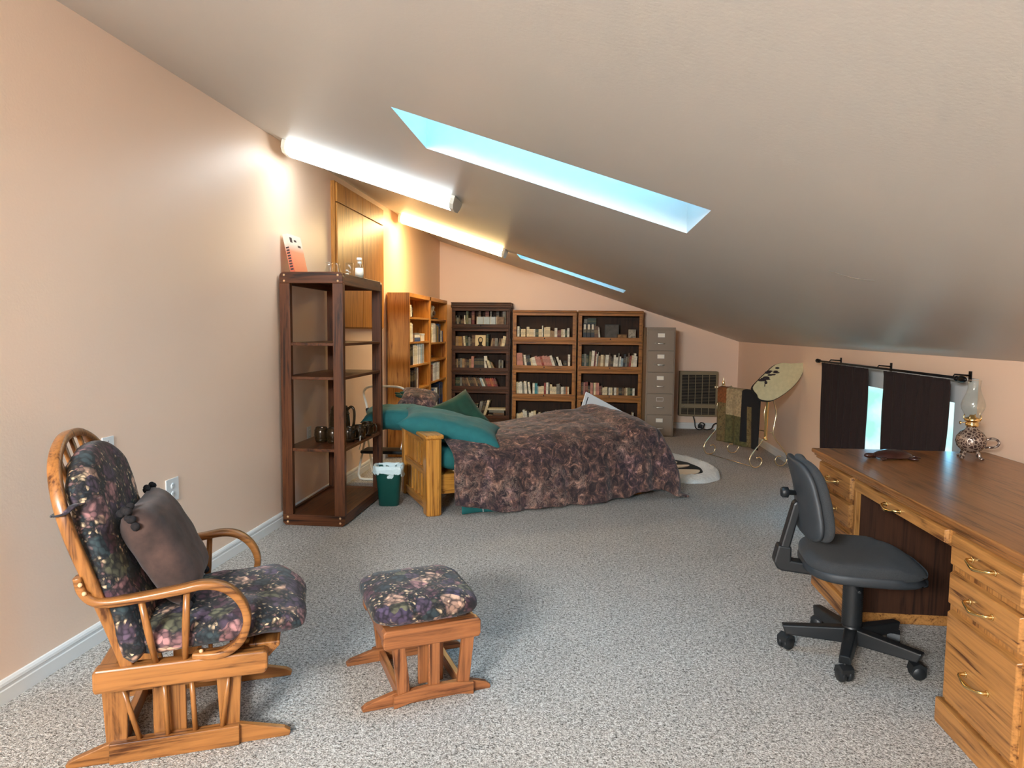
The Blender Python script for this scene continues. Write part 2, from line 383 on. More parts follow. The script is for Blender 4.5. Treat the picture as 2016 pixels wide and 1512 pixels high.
def catmull(pts, n=8, closed=False):
    P=[Vector(p) for p in pts]; out=[]; m=len(P)
    rng=range(m) if closed else range(m-1)
    for i in rng:
        if closed: a,b_,c,d=P[i-1],P[i],P[(i+1)%m],P[(i+2)%m]
        else: a=P[max(i-1,0)]; b_=P[i]; c=P[i+1]; d=P[min(i+2,m-1)]
        for k in range(n):
            t=k/n; out.append(.5*((2*b_)+(-a+c)*t+(2*a-5*b_+4*c-d)*t*t+(-a+3*b_-3*c+d)*t**3))
    if not closed: out.append(P[-1])
    return out

# ------------------------------------------------------------------ the room
XL, XR, YF, YB = -2.12, 2.22, 10.10, -5.0
SL = .3306
def cz(x): return 1.265 + SL*(XR-x)
T = .15
mb=MB().box((XL-T,YB-T,-.1),(XR+T,YF+T,0)); struct('floor', mb, CARPET)
# left wall
mb=MB().box((XL-T,YB-T,0),(XL,YF+T,cz(XL)+.05)); struct('wall_left', mb, WALL)
# far wall & rear wall as sloped prisms
def gable(name, y0, y1, hole=None):
    mb=MB()
    def seg(x0,x1,z0,z1=None):
        za=cz(x0)+.03 if z1 is None else z1; zb=cz(x1)+.03 if z1 is None else z1
        mb.hexa([(x0,y0,z0),(x1,y0,z0),(x1,y1,z0),(x0,y1,z0),(x0,y0,za),(x1,y0,zb),(x1,y1,zb),(x0,y1,za)])
    if hole:
        hx0,hx1,hz0,hz1=hole
        seg(XL,hx0,0); seg(hx1,XR,0); seg(hx0,hx1,0,hz0); seg(hx0,hx1,hz1)
    else: seg(XL,XR,0)
    struct(name, mb, WALL)
gable('wall_far', YF, YF+T)
gable('wall_rear', YB-T, YB)
# right knee wall with window hole
WY0,WY1,WZ0,WZ1 = 4.10,6.30,.38,1.15; GY0,GZ1 = 4.36,.99
mb=MB()
mb.box((XR,YB-T,0),(XR+T,WY0,1.31)).box((XR,WY1,0),(XR+T,YF+T,1.31)).box((XR,WY0,0),(XR+T,WY1,WZ0)).box((XR,WY0,WZ1),(XR+T,WY1,1.31))
struct('wall_right', mb, WALL)
# sloped ceiling with two skylight shafts and an unseen third added for more light
S1=(-.742,.462,2.63,3.23); S2=(-.745,.460,7.67,8.15); S3=(-.742,.462,-3.0,-1.2); CT=.42
mb=MB()
def slab(x0,x1,y0,y1):
    mb.hexa([(x0,y0,cz(x0)),(x1,y0,cz(x1)),(x1,y1,cz(x1)),(x0,y1,cz(x0)),(x0,y0,cz(x0)+CT),(x1,y0,cz(x1)+CT),(x1,y1,cz(x1)+CT),(x0,y1,cz(x0)+CT)])
slab(XL-T,S1[0],YB-T,YF+T); slab(S1[1],XR+T,YB-T,YF+T)
slab(S1[0],S1[1],YB-T,S3[2]); slab(S3[0],S3[1],S3[3],S1[2]); slab(S1[0],S1[1],S1[3],S2[2]); slab(S1[0],S1[1],S2[3],YF+T)
struct('ceiling', mb, CEIL)
for nm,S in (('window_2',S1),('window_3',S2),('window_added',S3)):
    mb=MB(); x0,x1,y0,y1=S; z=lambda x: cz(x)+CT
    mb.hexa([(x0-.03,y0-.03,z(x0)),(x1+.03,y0-.03,z(x1)),(x1+.03,y1+.03,z(x1)),(x0-.03,y1+.03,z(x0)),(x0-.03,y0-.03,z(x0)+.01),(x1+.03,y0-.03,z(x1)+.01),(x1+.03,y1+.03,z(x1)+.01),(x0-.03,y1+.03,z(x0)+.01)])
    struct(nm, mb, WGLASS)
    ang=math.atan(SL)
    portal(nm+'_portal', ((x0+x1)/2,(y0+y1)/2,cz((x0+x1)/2)+CT-.02), ((x1-x0)*1.06,y1-y0), (0,ang,0))
dl=bpy.data.lights.new('rear_fill_light','AREA'); dl.shape='RECTANGLE'; dl.size=1.3; dl.size_y=.46; dl.energy=FILL_W; dl.color=(.90,.96,1)  # area light added behind the camera to fill the room
do=bpy.data.objects.new('rear_fill_light',dl); C.objects.link(do); do.location=(-1.38,-2.1,2.21); do.rotation_euler=Vector((.12,.80,-.34)).to_track_quat('-Z','Y').to_euler()
# baseboards (profiled)
def base_prof(): return [(0,0),(.014,0),(.014,.052),(.011,.056),(.011,.066),(.014,.070),(.012,.080),(.006,.088),(0,.09)]
def baseboard(name, p0, p1, nrm):
    mb=MB(); d=(Vector(p1)-Vector(p0)); n_=Vector(nrm); P=base_prof()
    a=[mb.av(Vector(p0)+n_*x+Vector((0,0,z))) for x,z in P]; b_=[mb.av(Vector(p1)+n_*x+Vector((0,0,z))) for x,z in P]
    for k in range(len(P)): mb.face([a[k],a[(k+1)%len(P)],b_[(k+1)%len(P)],b_[k]])
    mb.face(a[::-1]); mb.face(b_); struct(name, mb, TRIM)
baseboard('baseboard_left',(XL,YB,0),(XL,YF,0),(1,0,0))
baseboard('baseboard_right',(XR,YB,0),(XR,YF,0),(-1,0,0))
baseboard('baseboard_far',(XL,YF,0),(XR,YF,0),(0,-1,0))
# knee-wall window
fr=MB(); x=XR+.09
x=XR+.012
for a,b_ in (((x,GY0,WZ0),(x+.03,WY1-.06,WZ0+.04)),((x,GY0,GZ1),(x+.03,WY1-.06,WZ1)),((x,WY0,WZ0),(x+.03,GY0,WZ1)),((x,WY1-.06,WZ0),(x+.03,WY1,WZ1))): fr.box(a,b_)
wn=struct('window_1', fr, TRIM); g=build('window_pane', MB().box((x+.02,WY0,WZ0),(x+.026,WY1,WZ1)), WGLASS, parent=wn)

# hairline crack in the ceiling paint
pts=[(1.005,2.62),(.985,2.74),(1.02,2.86),(1.075,2.98)]
mb=MB().tube([(x,y,cz(x)-.0005) for x,y in [(1.02,3.02),(1.09,3.03),(1.14,2.99),(1.165,2.93)]],.0012,5); struct('trim_1', mb, plain('crack_grey',srgb(120,112,100),.9))

# ------------------------------------------------------------------ wall fittings
def outlet(name, label, y, z, w_=.075, h=.118, wall='x', kind='outlet', grp=None):
    t=thing(name,label,kind,(XL,y,z))
    if grp: t['group']=grp
    build('cover_plate', MB().box((0,-w_/2,-h/2),(.006,w_/2,h/2)), OUTP, t, bevel=.002)
    for k in (-1,1):
        if kind=='outlet': 
            mb=MB().lathe([(.0,.0085),(.015,.0085),(.0165,.006)],(0,0,k*.022),16,axis='x'); s=build('socket', mb, OUTP, t)
            m2=MB().box((.0086,-.007,k*.022-.001),(.0092,-.004,k*.022+.008)).box((.0086,.004,k*.022-.001),(.0092,.007,k*.022+.008)); build('slots', m2, OUTD, s)
    return t
outlet('wall_outlet','double white outlet with four grey sockets, low on wall behind glider rocker',3.333,.552,.11,.122)
t=thing('blank_cover_plate','small white blank wall plate above the glider rocker','wall plate',(XL,2.86,.845))
build('plate', MB().box((0,-.038,-.06),(.006,.038,.06)), OUTP, t, bevel=.002); build('screw', MB().lathe([(0,.002),(.004,.0)],(.006,0,.04),8,axis='x'), OUTD, t)
outlet('wall_outlet','white outlet low on the wall seen through the open etagere',5.143,.575)
t=thing('light_switch','white light switch on the left wall beside the yellow oak bookcase','switch',(XL,7.16,1.50))
build('cover_plate', MB().box((0,-.04,-.06),(.006,.04,.06)), OUTP, t, bevel=.002); build('toggle', MB().box((.006,-.005,-.012),(.016,.005,.004)), OUTP, t, bevel=.001)

# fluorescent fixtures on the sloped ceiling
def fixture(label, yc, col, k):
    x0,x1=-2.03,-.85; L=(x1-x0)*math.sqrt(1+SL*SL); xc=(x0+x1)/2
    t=thing('fluorescent_light',label,'ceiling light',(xc,yc,cz(xc)),group=None,rot=(0,math.atan(SL),0))
    h=L/2; W=.135
    build('housing', MB().box((-h+.02,-W+.02,-.03),(h-.02,W-.02,-.001)), ROOFM, t, bevel=.004)
    P=[(-W,-.02),(-W+.012,-.052),(-W+.05,-.078),(0,-.086),(W-.05,-.078),(W-.012,-.052),(W,-.02)]
    m_=MB()
    def fn(a,b_):
        i=b_*(len(P)-1); j=min(int(i),len(P)-2); f_=i-j; p=[P[j][q]*(1-f_)+P[j+1][q]*f_ for q in (0,1)]
        rib=.0012*math.sin(b_*150); return (-h+.025+a*(2*h-.05),p[0],p[1]+rib)
    m_.grid(fn,2,61); build('lens', m_, mat_emit('lamp_lens_%d'%int(yc*10), col, k), t)
    for s_ in (-1,1):
        m_=MB(); o_=[(-W-.003,-.001),(-W-.003,-.022),(-W+.01,-.056),(-W+.05,-.083),(0,-.091),(W-.05,-.083),(W-.01,-.056),(W+.003,-.022),(W+.003,-.001)]
        m_.prism(o_,'x',s_*h-.028*(s_>0),s_*h+.028*(s_<0)); build('end_cap', m_, ROOFM, t, bevel=.002)
    return t
fixture('cool white fluorescent light on sloped ceiling, the larger and nearer of two',4.68,(.88,.97,1,1),3.7)
fixture('warm yellow fluorescent light on sloped ceiling nearer the bookcases',7.64,(1,.70,.31,1),13.5)

# flush wooden wall cupboard on the left wall (slanted top follows the ceiling line)
t=thing('wall_cupboard','flat golden wood cupboard doors set high on the left wall above etagere','cupboard',(XL,6.36,1.40))
build('casing', MB().box((0,-.69,0),(.035,.69,1.235)), LIGHTOAK['z'], t, bevel=.002)
for nm,y0,y1,z0,z1 in (('door',-.675,-.003,.012,1.055),('door',.003,.675,.012,1.055),('upper_door',-.675,-.003,1.066,1.222),('upper_door',.003,.675,1.066,1.222)):
    build(nm, MB().box((.036,y0,z0),(.052,y1,z1)), LIGHTOAK['z'], t, bevel=.002)

# ------------------------------------------------------------------ glider rocker  (local +x = forward, +y = its left, far side)
def rail_outline(x0,x1,xa,xb,h,tip=.03):
    return [(x0,0),(x1,0),(x1+.004,tip*.6),(x1-.015,tip),(xb,h),(xa,h),(x0+.015,tip),(x0-.004,tip*.6)]
def make_glider():
    G=thing('glider_rocker','golden oak glider rocking chair with dark floral cushions','rocking chair',(-1.37,2.26,0),R(23))
    ox,oy=OAKL['x'],OAKL['y']; oz=OAKL['z']
    for s in (-1,1):
        y=s*.215
        mb=MB().prism([(-.345,0),(.325,0),(.33,.016),(.31,.03),(.165,.068),(-.215,.068),(-.33,.028),(-.35,.014)],'y',y-.012,y+.012); ft=build('foot_rail', mb, ox, G, bevel=.003)
        mb=MB().box((-.222,y-s*.0-.016,.004),(.166,y+.016,.072)); 
        mb=MB().box((-.222,min(y+s*.010,y+s*.028),.002),(.166,max(y+s*.010,y+s*.028),.07)); build('rail_face', mb, ox, ft, bevel=.003)
    # base cross boards, posts
    for x in (-.205,.125):
        mb=MB().box((x-.012,-.2,.004),(x+.012,.2,.062)); build('cross_rail', mb, oy, G, bevel=.002)
    for s in (-1,1):
        for x in (-.205,.135):
            mb=MB().hexa([(x-.03,s*.203-.012,.05),(x+.03,s*.203-.012,.05),(x+.03,s*.203+.012,.05),(x-.03,s*.203+.012,.05),(x-.04,s*.203-.012,.262),(x+.04,s*.203-.012,.262),(x+.04,s*.203+.012,.262),(x-.04,s*.203+.012,.262)])
            build('base_post', mb, oz, G, bevel=.003)
        mb=MB().box((-.1,s*.19-.01,.05),(-.0,s*.19+.01,.255)); build('glide_panel', mb, oz, G, bevel=.003)
        mb=MB().box((-.19,s*.19-.01,.215),(.15,s*.19+.01,.25)); build('stretcher', mb, ox, G, bevel=.003)
        for x0,x1 in ((-.185,-.135),(-.06,-.052),(.022,.03),(.14,.112)):
            mb=MB().tube([(x0,s*.226,.262),(x1,s*.226,.066)],.0085,10); build('lower_spindle', mb, oz, G)
        # upper frame rail
        mb=MB().prism([(-.245,.262),(.25,.262),(.262,.28),(.262,.330),(.25,.338),(-.24,.338),(-.25,.33),(-.25,.275)],'y',s*.262-.026,s*.262+.026)
        build('seat_rail', mb, ox, G, bevel=.006)
    mb=MB().box((.16,-.24,.275),(.255,.24,.33)); build('front_rail', mb, oy, G, bevel=.006)
    mb=MB().box((-.245,-.24,.275),(-.19,.24,.33)); build('rear_rail', mb, oy, G, bevel=.006)
    mb=MB().prism([(.245,.275),(.30,.33),(.30,.345),(.2,.345),(.2,.275)],'y',-.235,.235); build('seat_support', mb, oy, G, bevel=.004)
    # back hoop in a tilted plane
    def bk(v,h,off=0):           # v sideways, h height above seat rail along the slope
        c,s_=math.cos(R(16.5)),math.sin(R(16.5)); return (-.150-s_*h-c*off, v, .315+c*h-s_*off)
    hp=[(-.262,0),(-.27,.17),(-.295,.36),(-.305,.48),(-.285,.59),(-.22,.685),(-.112,.74),(0,.756),(.112,.74),(.22,.685),(.285,.59),(.305,.48),(.295,.36),(.27,.17),(.262,0)]
    pts=catmull([bk(v,h) for v,h in hp],6)
    mb=MB().tube(pts,0,rect=(.026,.036),up=(math.sin(R(73.5)),0,math.cos(R(73.5)))); build('back_hoop', mb, OAKL['z'], G, bevel=0)
    for v,ht in ((-.17,.70),(-.085,.74),(0,.75),(.085,.74),(.17,.70)):
        mb=MB().tube([bk(v*.85,.02),bk(v,ht)],0,rect=(.022,.012),up=(1,0,.3)); build('back_slat', mb, oz, G)
    # arms: bent wood bows
    for s in (-1,1):
        y=s*.293
        a=[(-.272,.645),(-.262,.60),(-.235,.567),(-.19,.556),(-.10,.562),(.0,.574),(.075,.584),(.135,.570),(.182,.525),(.203,.462),(.185,.395),(.135,.352),(.08,.343),(.04,.342)]
        P=catmull([(x,y if i<11 else y-s*.012*(i-10),z) for i,(x,z) in enumerate(a)],6)
        mb=MB().tube(P,0,rect=(.044,.024),up=(0,1,0) if False else (0,0,1))
        # keep the flat side outward: sweep with sideways up vector
        mb=MB().tube(P,0,rect=(.024,.046),up=(0,1,0)); ar=build('arm', mb, ox, G)
        mb=MB().lathe([(0,.003),(.006,.0)],(-.263,y,0) if 0 else (0,0,0),8); 
        for q in ((-.262,y+s*.024,.625),(-.252,y+s*.024,.597),(.06,y-s*.02,.357)): build('wood_plug', MB().ball(q,.007,6), PEG, ar)
        for (x0,z0,x1,z1) in ((-.106,.560,-.073,.335),(.026,.575,.012,.335)):
            mb=MB().tube([(x0,y,z0),((x0+x1)/2,y-s*.008,(z0+z1)/2),(x1,s*.272,z1)],[.010,.012,.009],10); build('arm_spindle', mb, oz, G)
    # seat cushion: plump box cushion
    def box_cush(L,W,H,n=3.2,puff=.35,seed=0,nu=34,nv=28,front_flop=0):
        mb=MB()
        def fn(a,b_):
            th=2*PI*a; ph=PI*(b_-.5)
            def sp(c,e): return math.copysign(abs(c)**e,c)
            x=L/2*sp(math.cos(ph),.45)*sp(math.cos(th),.35); y=W/2*sp(math.cos(ph),.45)*sp(math.sin(th),.35); z=H/2*sp(math.sin(ph),.8)
            r=min(1,math.hypot(2*x/L,2*y/W)/1.2); z*=(1+puff*(1-r*r)) 
            k=noise.noise(Vector((x*9+seed,y*9,z*6)))*.012
            if front_flop and x>L*.28: z-=front_flop*((x-L*.28)/(L*.22))**2
            return (x+k,y+k,z+k)
        mb.grid(fn,nu*2,nv,wrapu=True); return mb
    sc=build('seat_cushion', box_cush(.60,.535,.105,front_flop=.035,puff=.25), FLORAL, G, loc=(.085,0,.403), rot=(0,R(-3),0))
    # back cushion follows the hoop
    mb=MB()
    def bf(a,b_):
        th=2*PI*a; v=b_
        hgt=.03+.66*v; half=.285*(1-max(0,(v-.55)/.45)**2.4*.5); thick=.055*(1-.25*v)
        def sp(c,e): return math.copysign(abs(c)**e,c)
        y=half*sp(math.cos(th),.6); o=sp(math.sin(th),.7)*thick*(1 if 0.0<v<1.0 else .3)+.032
        k=noise.noise(Vector((y*8,hgt*8,th)))*.01
        p=bk(y,hgt,-(o+k)); return p
    mb.grid(bf,40,26,wrapu=True); 
    n0=len(mb.v)
    bc=build('back_cushion', mb, FLORAL, G)
    me=bc.data; bm=bmesh.new(); bm.from_mesh(me); bmesh.ops.holes_fill(bm,edges=[e for e in bm.edges if e.is_boundary],sides=0); bm.to_mesh(me); bm.free()
    # head-rest flap: a fat rounded pad lying on the upper back cushion
    mb=MB()
    def hf(a,b_):
        th=2*PI*a; ph=PI*(b_-.5)
        def sp(c,e): return math.copysign(abs(c)**e,c)
        y=.272*sp(math.cos(ph),.6)*sp(math.cos(th),.7); h=.545+.165*sp(math.cos(ph),.6)*sp(math.sin(th),.75); o=.04+.05*sp(math.sin(ph),.8)
        if h>.60: y*=1-(h-.60)*2.6
        k=noise.noise(Vector((y*9,h*9,o*9)))*.012
        return bk(y,h,-(o+k))
    mb.grid(hf,44,20,wrapu=True); build('headrest_pad', mb, FLORAL, bc)
    # ties round the hoop
    mb=MB().tube(catmull([bk(-.31,.55,.015),bk(-.318,.55,-.012),bk(-.292,.56,-.03),bk(-.25,.555,-.055),bk(-.21,.55,-.08)],4),0,rect=(.022,.005),up=(0,0,1))
    mb.tube(catmull([bk(-.31,.55,.015),bk(-.285,.548,.026),bk(-.262,.552,.012),bk(-.262,.556,-.02)],4),0,rect=(.022,.005),up=(0,0,1))
    build('cushion_tie', mb, FLORAL, bc)
    return G
make_glider()
# brown velour throw pillow leaning in the rocker
def glider_world(x,y,z):
    a=R(23); return (-1.37+x*math.cos(a)-y*math.sin(a), 2.26+x*math.sin(a)+y*math.cos(a), z)
def orient(ob, loc, X, Y):
    X=Vector(X).normalized(); Y=Vector(Y); Y=(Y-X*Y.dot(X)).normalized(); Z=X.cross(Y)
    M=Matrix.Identity(4)
    for i,c in enumerate((X,Y,Z)):
        for k in range(3): M[k][i]=c[k]
    ob.rotation_euler=M.to_euler(); ob.location=loc
def rotv(a,x,y,z=0):
    a=R(a); return (x*math.cos(a)-y*math.sin(a), x*math.sin(a)+y*math.cos(a), z)
tp=merge(build('throw_pillow', pillow_mb(.40,.37,.15,pinch=.03,wr=.004,seed=3,ex=.6,pw=5), BROWNV))
orient(tp, glider_world(-.075,-.005,.645), rotv(23,0,1,0), (lambda v:(v[0],v[1],.86))(rotv(23,-.46,.0)))
tag(tp,'brown velour throw pillow with black fringed corners, propped in the glider rocker','pillow')
rr=random.Random(4)
for cx,cy in ((-.2,-.185),(.2,-.185),(-.2,.185),(.2,.185)):
    fr=MB()
    for k in range(26):
        t=rr.uniform(-.07,.07); ax=rr.random()<.5
        px,py=(cx-abs(t)*math.copysign(1,cx),cy) if ax else (cx,cy-abs(t)*math.copysign(1,cy))
        fr.ball((px+rr.uniform(-.006,.006),py+rr.uniform(-.006,.006),rr.uniform(-.012,.012)),rr.uniform(.009,.014),5)
    build('fringe', fr, FRINGE, tp)

# ------------------------------------------------------------------ ottoman
def make_ottoman():
    G=thing('gliding_ottoman','oak gliding ottoman with square floral cushion on the carpet','footstool',(-.65,2.63,0),R(28))
    ox,oy,oz=OTTO['x'],OTTO['y'],OTTO['z']
    for s in (-1,1):
        y=s*.185
        mb=MB().prism([(-.245,0),(-.18,0),(-.1,.0),(.14,.0),(.25,0),(.252,.014),(.235,.028),(.16,.052),(-.13,.052),(-.232,.026),(-.25,.012)],'y',y-.012,y+.012); f_=build('foot_rail', mb, ox, G, bevel=.003)
        ar=[(-.135+.31*k/10, .0+.022*math.sin(PI*k/10)) for k in range(11)]+[(.175-.31*k/10,.048+.018*math.sin(PI*k/10)) for k in range(11)]
        yo=y+s*.012; mb=MB().prism(ar,'y',min(yo,yo+s*.02),max(yo,yo+s*.02)); build('arched_face', mb, ox, f_, bevel=.002)
        for x0,x1,w_ in ((-.095,-.115,.024),(.02,.02,.022),(.135,.155,.024)):
            ya,yb=s*.2-.011,s*.2+.011
            mb=MB().hexa([(x0-w_,ya,.045),(x0+w_,ya,.045),(x0+w_,yb,.045),(x0-w_,yb,.045),(x1-w_,ya,.235),(x1+w_,ya,.235),(x1+w_,yb,.235),(x1-w_,yb,.235)]); build('post', mb, oz, G, bevel=.003)
        mb=MB().prism([(-.165,.226),(.195,.226),(.203,.24),(.203,.292),(.193,.30),(-.163,.30),(-.173,.292),(-.173,.24)],'y',s*.195-.022,s*.195+.022); build('top_rail', mb, ox, G, bevel=.005)
        mb=MB().hexa([(-.03,s*.155-.008,.05),(.07,s*.155-.008,.05),(.07,s*.155+.008,.05),(-.03,s*.155+.008,.05),(-.03,s*.155-.008,.23),(.07,s*.155-.008,.23),(.07,s*.155+.008,.23),(-.03,s*.155+.008,.23)]); build('glide_panel', mb, oz, G, bevel=.006)
    for x in (-.15,.18):
        build('end_rail', MB().box((x-.015,-.18,.232),(x+.015,.18,.294)), oy, G, bevel=.004)
    for x in (-.1,.14): build('cross_rail', MB().box((x-.012,-.18,.003),(x+.012,.18,.045)), oy, G, bevel=.003)
    mb=MB()
    def fn(a,b_):
        th=2*PI*a; ph=PI*(b_-.5); sp=lambda c,e: math.copysign(abs(c)**e,c)
        x=.205*sp(math.cos(ph),.4)*sp(math.cos(th),.32); y=.215*sp(math.cos(ph),.4)*sp(math.sin(th),.32); z=.05*sp(math.sin(ph),.75)
        z*=1+.12*(1-min(1,math.hypot(x,y)/.24)**2); k=noise.noise(Vector((x*12,y*12,z*9)))*.006
        return (x+k,y+k,z+k)
    mb.grid(fn,64,24,wrapu=True); build('cushion', mb, FLORAL, G, loc=(.005,0,.344))
make_ottoman()

# ------------------------------------------------------------------ office chair
def make_office_chair():
    G=thing('office_chair','charcoal armless swivel office chair on black five-star base before desk','office chair',(1.185,3.035,0),0)
    for k in range(5):
        a=R(173+72*k); c,s_=math.cos(a),math.sin(a)
        mb=MB(); mb.M=Matrix.Rotation(a,4,'Z')
        mb.hexa([(.02,-.03,.062),(.27,-.024,.072),(.27,.024,.072),(.02,.03,.062),(.02,-.026,.13),(.285,-.02,.112),(.285,.02,.112),(.02,.026,.13)])
        lg=build('base_leg', mb, BLACKP, G, bevel=.006)
        mb=MB(); mb.M=Matrix.Translation((.265*c,.265*s_,0))@Matrix.Rotation(a+R(40),4,'Z')
        for q in (-1,1): mb.lathe([(.0,q*.028),(.024,q*.027),(.029,q*.02),(.029,q*.007),(.022,q*.004)],(0,0,.0295),18,axis='y')
        mb.prism([(-.031,.032),(.026,.032),(.026,.058),(.0,.072),(-.024,.06)],'y',-.026,.026); mb.tube([(0,0,.05),(0,0,.09)],.006,8)
        build('caster', mb, BLACKP, lg)
    mb=MB().lathe([(.042,.07),(.045,.10),(.036,.135),(.033,.14)],(0,0,0),20)
    z=.14; prof=[]
    while z<.36: prof+=[(.042,z),(.038,z+.005)]; z+=.01
    mb.lathe(prof+[(.03,.37),(.03,.40)],(0,0,0),20); build('gas_column', mb, BLACKP, G)
    S=MB(); S.M=Matrix.Translation((.02,0,0))@Matrix.Rotation(R(-6),4,'Z')
    def seat(z0,z1,sc,dome,rim):
        def fn(a,b_):
            th=2*PI*a; ph=PI*(b_-.5); sp=lambda c,e: math.copysign(abs(c)**e,c)
            x=.235*sc*sp(math.cos(ph),.35)*sp(math.cos(th),.62); y=.235*sc*sp(math.cos(ph),.35)*sp(math.sin(th),.62); h=sp(math.sin(ph),.8)
            z=(z0+z1)/2+(z1-z0)/2*h
            if h>0: z+= dome*((x/.235)**2*-.6 if x>.1 else 0)+ .014*(y/.235)**2*(x<.1) - (.03*((x-.1)/.13)**2 if x>.1 else 0)
            return (x,y,z)
        return fn
    S.grid(seat(.395,.475,1,0,0),56,22,wrapu=True); build('seat', S, CHARF, G)
    S=MB(); S.M=Matrix.Translation((.02,0,0))@Matrix.Rotation(R(-6),4,'Z'); S.grid(seat(.372,.43,1.012,0,0),56,16,wrapu=True); build('seat_shell', S, SHELL, G)
    M0=Matrix.Rotation(R(-6),4,'Z')
    mb=MB(); mb.M=M0; mb.box((-.12,-.06,.345),(.12,.06,.385)); mb.tube([(-.02,-.06,.36),(-.03,-.2,.352)],.007,8); build('tilt_mechanism', mb, BLACKP, G, bevel=.008)
    # back support: arm bracket, upright bar, knob
    mb=MB(); mb.M=M0; mb.prism([(-.335,.40),(-.32,.372),(-.30,.362),(-.17,.352),(-.17,.40),(-.262,.41),(-.262,.47),(-.318,.475)],'y',-.035,.035)
    br=build('back_bracket', mb, BLACKP, G, bevel=.008)
    mb=MB(); mb.M=M0; mb.prism([(-.312,.45),(-.272,.45),(-.225,.66),(-.25,.675),(-.262,.66)],'y',-.03,.03); build('back_upright', mb, BLACKP, G, bevel=.008)
    mb=MB(); mb.M=M0; mb.lathe([(0,-.05),(.018,-.05),(.024,-.042),(.024,-.02),(.012,-.015),(.01,.03)],(-.262,0,.705),16,axis='x'); build('adjuster_knob', mb, BLACKP, G)
    def bk(th_off,half_t,sx=1):
        def fn(a,b_):
            th=2*PI*a; ph=PI*(b_-.5); sp=lambda c,e: math.copysign(abs(c)**e,c)
            v=sp(math.cos(ph),.3)*sp(math.sin(th),.4); y0=sp(math.cos(ph),.3)*sp(math.cos(th),.4)
            y=y0*sx*(.20-.045*v); zz=.70+.165*sx*v; n_=half_t*sp(math.sin(ph),.8)
            x=-.205+th_off+n_-.05*(y0**2)*-1.0*.6 + .03*v*-1 - .02*v*v
            return (x,y,zz)
        return fn
    mb=MB(); mb.M=M0; mb.grid(bk(.015,.030),52,20,wrapu=True); bb=build('backrest', mb, CHARF, G)
    mb=MB(); mb.M=M0; mb.grid(bk(-.022,.022,1.0),52,16,wrapu=True); build('back_shell', mb, SHELL, bb)
make_office_chair()

# ------------------------------------------------------------------ executive desk
def pull(parent, x, y, z, L=.125, mat=None):
    mb=MB()
    pts=[(x,y-L/2,z),(x-.022,y-L/2+.004,z),(x-.028,y-L/4,z-.006),(x-.03,y,z-.01),(x-.028,y+L/4,z-.006),(x-.022,y+L/2-.004,z),(x,y+L/2,z)]
    P=catmull(pts,5); n_=len(P); rad=[.0045+.0035*abs(math.cos(PI*2*k/n_))**2 for k in range(n_)]
    mb.tube(P,rad,8)
    for q in (-1,1): mb.lathe([(0,-.004),(.009,-.003),(.011,0)],(x,y+q*L/2,z),12,axis='x')
    return build('pull_handle', mb, BRASS, parent)
def make_desk():
    y0,y1,x0,x1=2.05,3.93,1.275,2.19
    G=thing('executive_desk','large golden oak pedestal desk with brown top against right wall','desk',((x0+x1)/2,(y0+y1)/2,0))
    ox_,oy_=(x0+x1)/2,(y0+y1)/2
    def B(a,b_): return MB().box((a[0]-ox_,a[1]-oy_,a[2]),(b_[0]-ox_,b_[1]-oy_,b_[2]))
    def P(mb): mb.M=Matrix.Translation((-ox_,-oy_,0)); return mb
    mb=P(MB()); mb.box((x0,y0,.742),(x1,y1,.765)); mb.box((x0+.012,y0+.012,.728),(x1,y1-.012,.742)); mb.box((x0+.02,y0+.02,.715),(x1,y1-.02,.728))
    build('desktop', mb, DESKTOP, G, bevel=.006)
    fx=1.318
    for a,b_ in ((3.395,3.885),(2.085,2.525)):
        pd=build('pedestal', B((fx,a,.055),(2.15,b_,.715)), OAK['z'], G, bevel=.003)
        build('plinth', B((1.295,a-.012 if a<3 else a-.0,0),(2.15,b_+.02,.092)), OAK['y'], G, bevel=.006)
    build('modesty_panel', B((1.95,2.525,.05),(1.97,3.395,.715)), RECESS, G, bevel=.002)
    build('knee_side_panel', B((1.34,3.388,.055),(1.94,3.3945,.70)), RECESS, G); build('knee_side_panel', B((1.34,2.5255,.055),(1.94,2.532,.70)), RECESS, G)
    build('knee_base_rail', B((1.78,2.53,0),(1.95,3.395,.09)), RECESS, G, bevel=.004)
    def drawer(ya,yb,za,zb,hz=None):
        mb=P(MB())
        mb.hexa([(fx-.004,ya,za),(fx+.01,ya,za),(fx+.01,yb,za),(fx-.004,yb,za),(fx-.004,ya,zb),(fx+.01,ya,zb),(fx+.01,yb,zb),(fx-.004,yb,zb)])
        c=.007; mb.hexa([(fx-.020,ya+c,za+c),(fx-.004,ya,za),(fx-.004,yb,za),(fx-.020,yb-c,za+c),(fx-.020,ya+c,zb-c),(fx-.004,ya,zb),(fx-.004,yb,zb),(fx-.020,yb-c,zb-c)])
        d=build('drawer', mb, OAK['y'], G, bevel=.0025)
        pull(d, fx-.020-ox_, (ya+yb)/2-oy_, hz if hz else (za+zb)/2)
    drawer(2.105,2.508,.592,.708,.655); drawer(2.105,2.508,.452,.572,.512); drawer(2.105,2.508,.108,.432,.262)
    drawer(3.42,3.865,.592,.708); drawer(3.42,3.865,.452,.572); drawer(3.42,3.865,.108,.432,.262)
    drawer(2.545,3.375,.652,.708,.678)
    build('apron', B((fx+.006,2.525,.645),(fx+.03,3.395,.715)), OAK['y'], G)
    return G
make_desk()

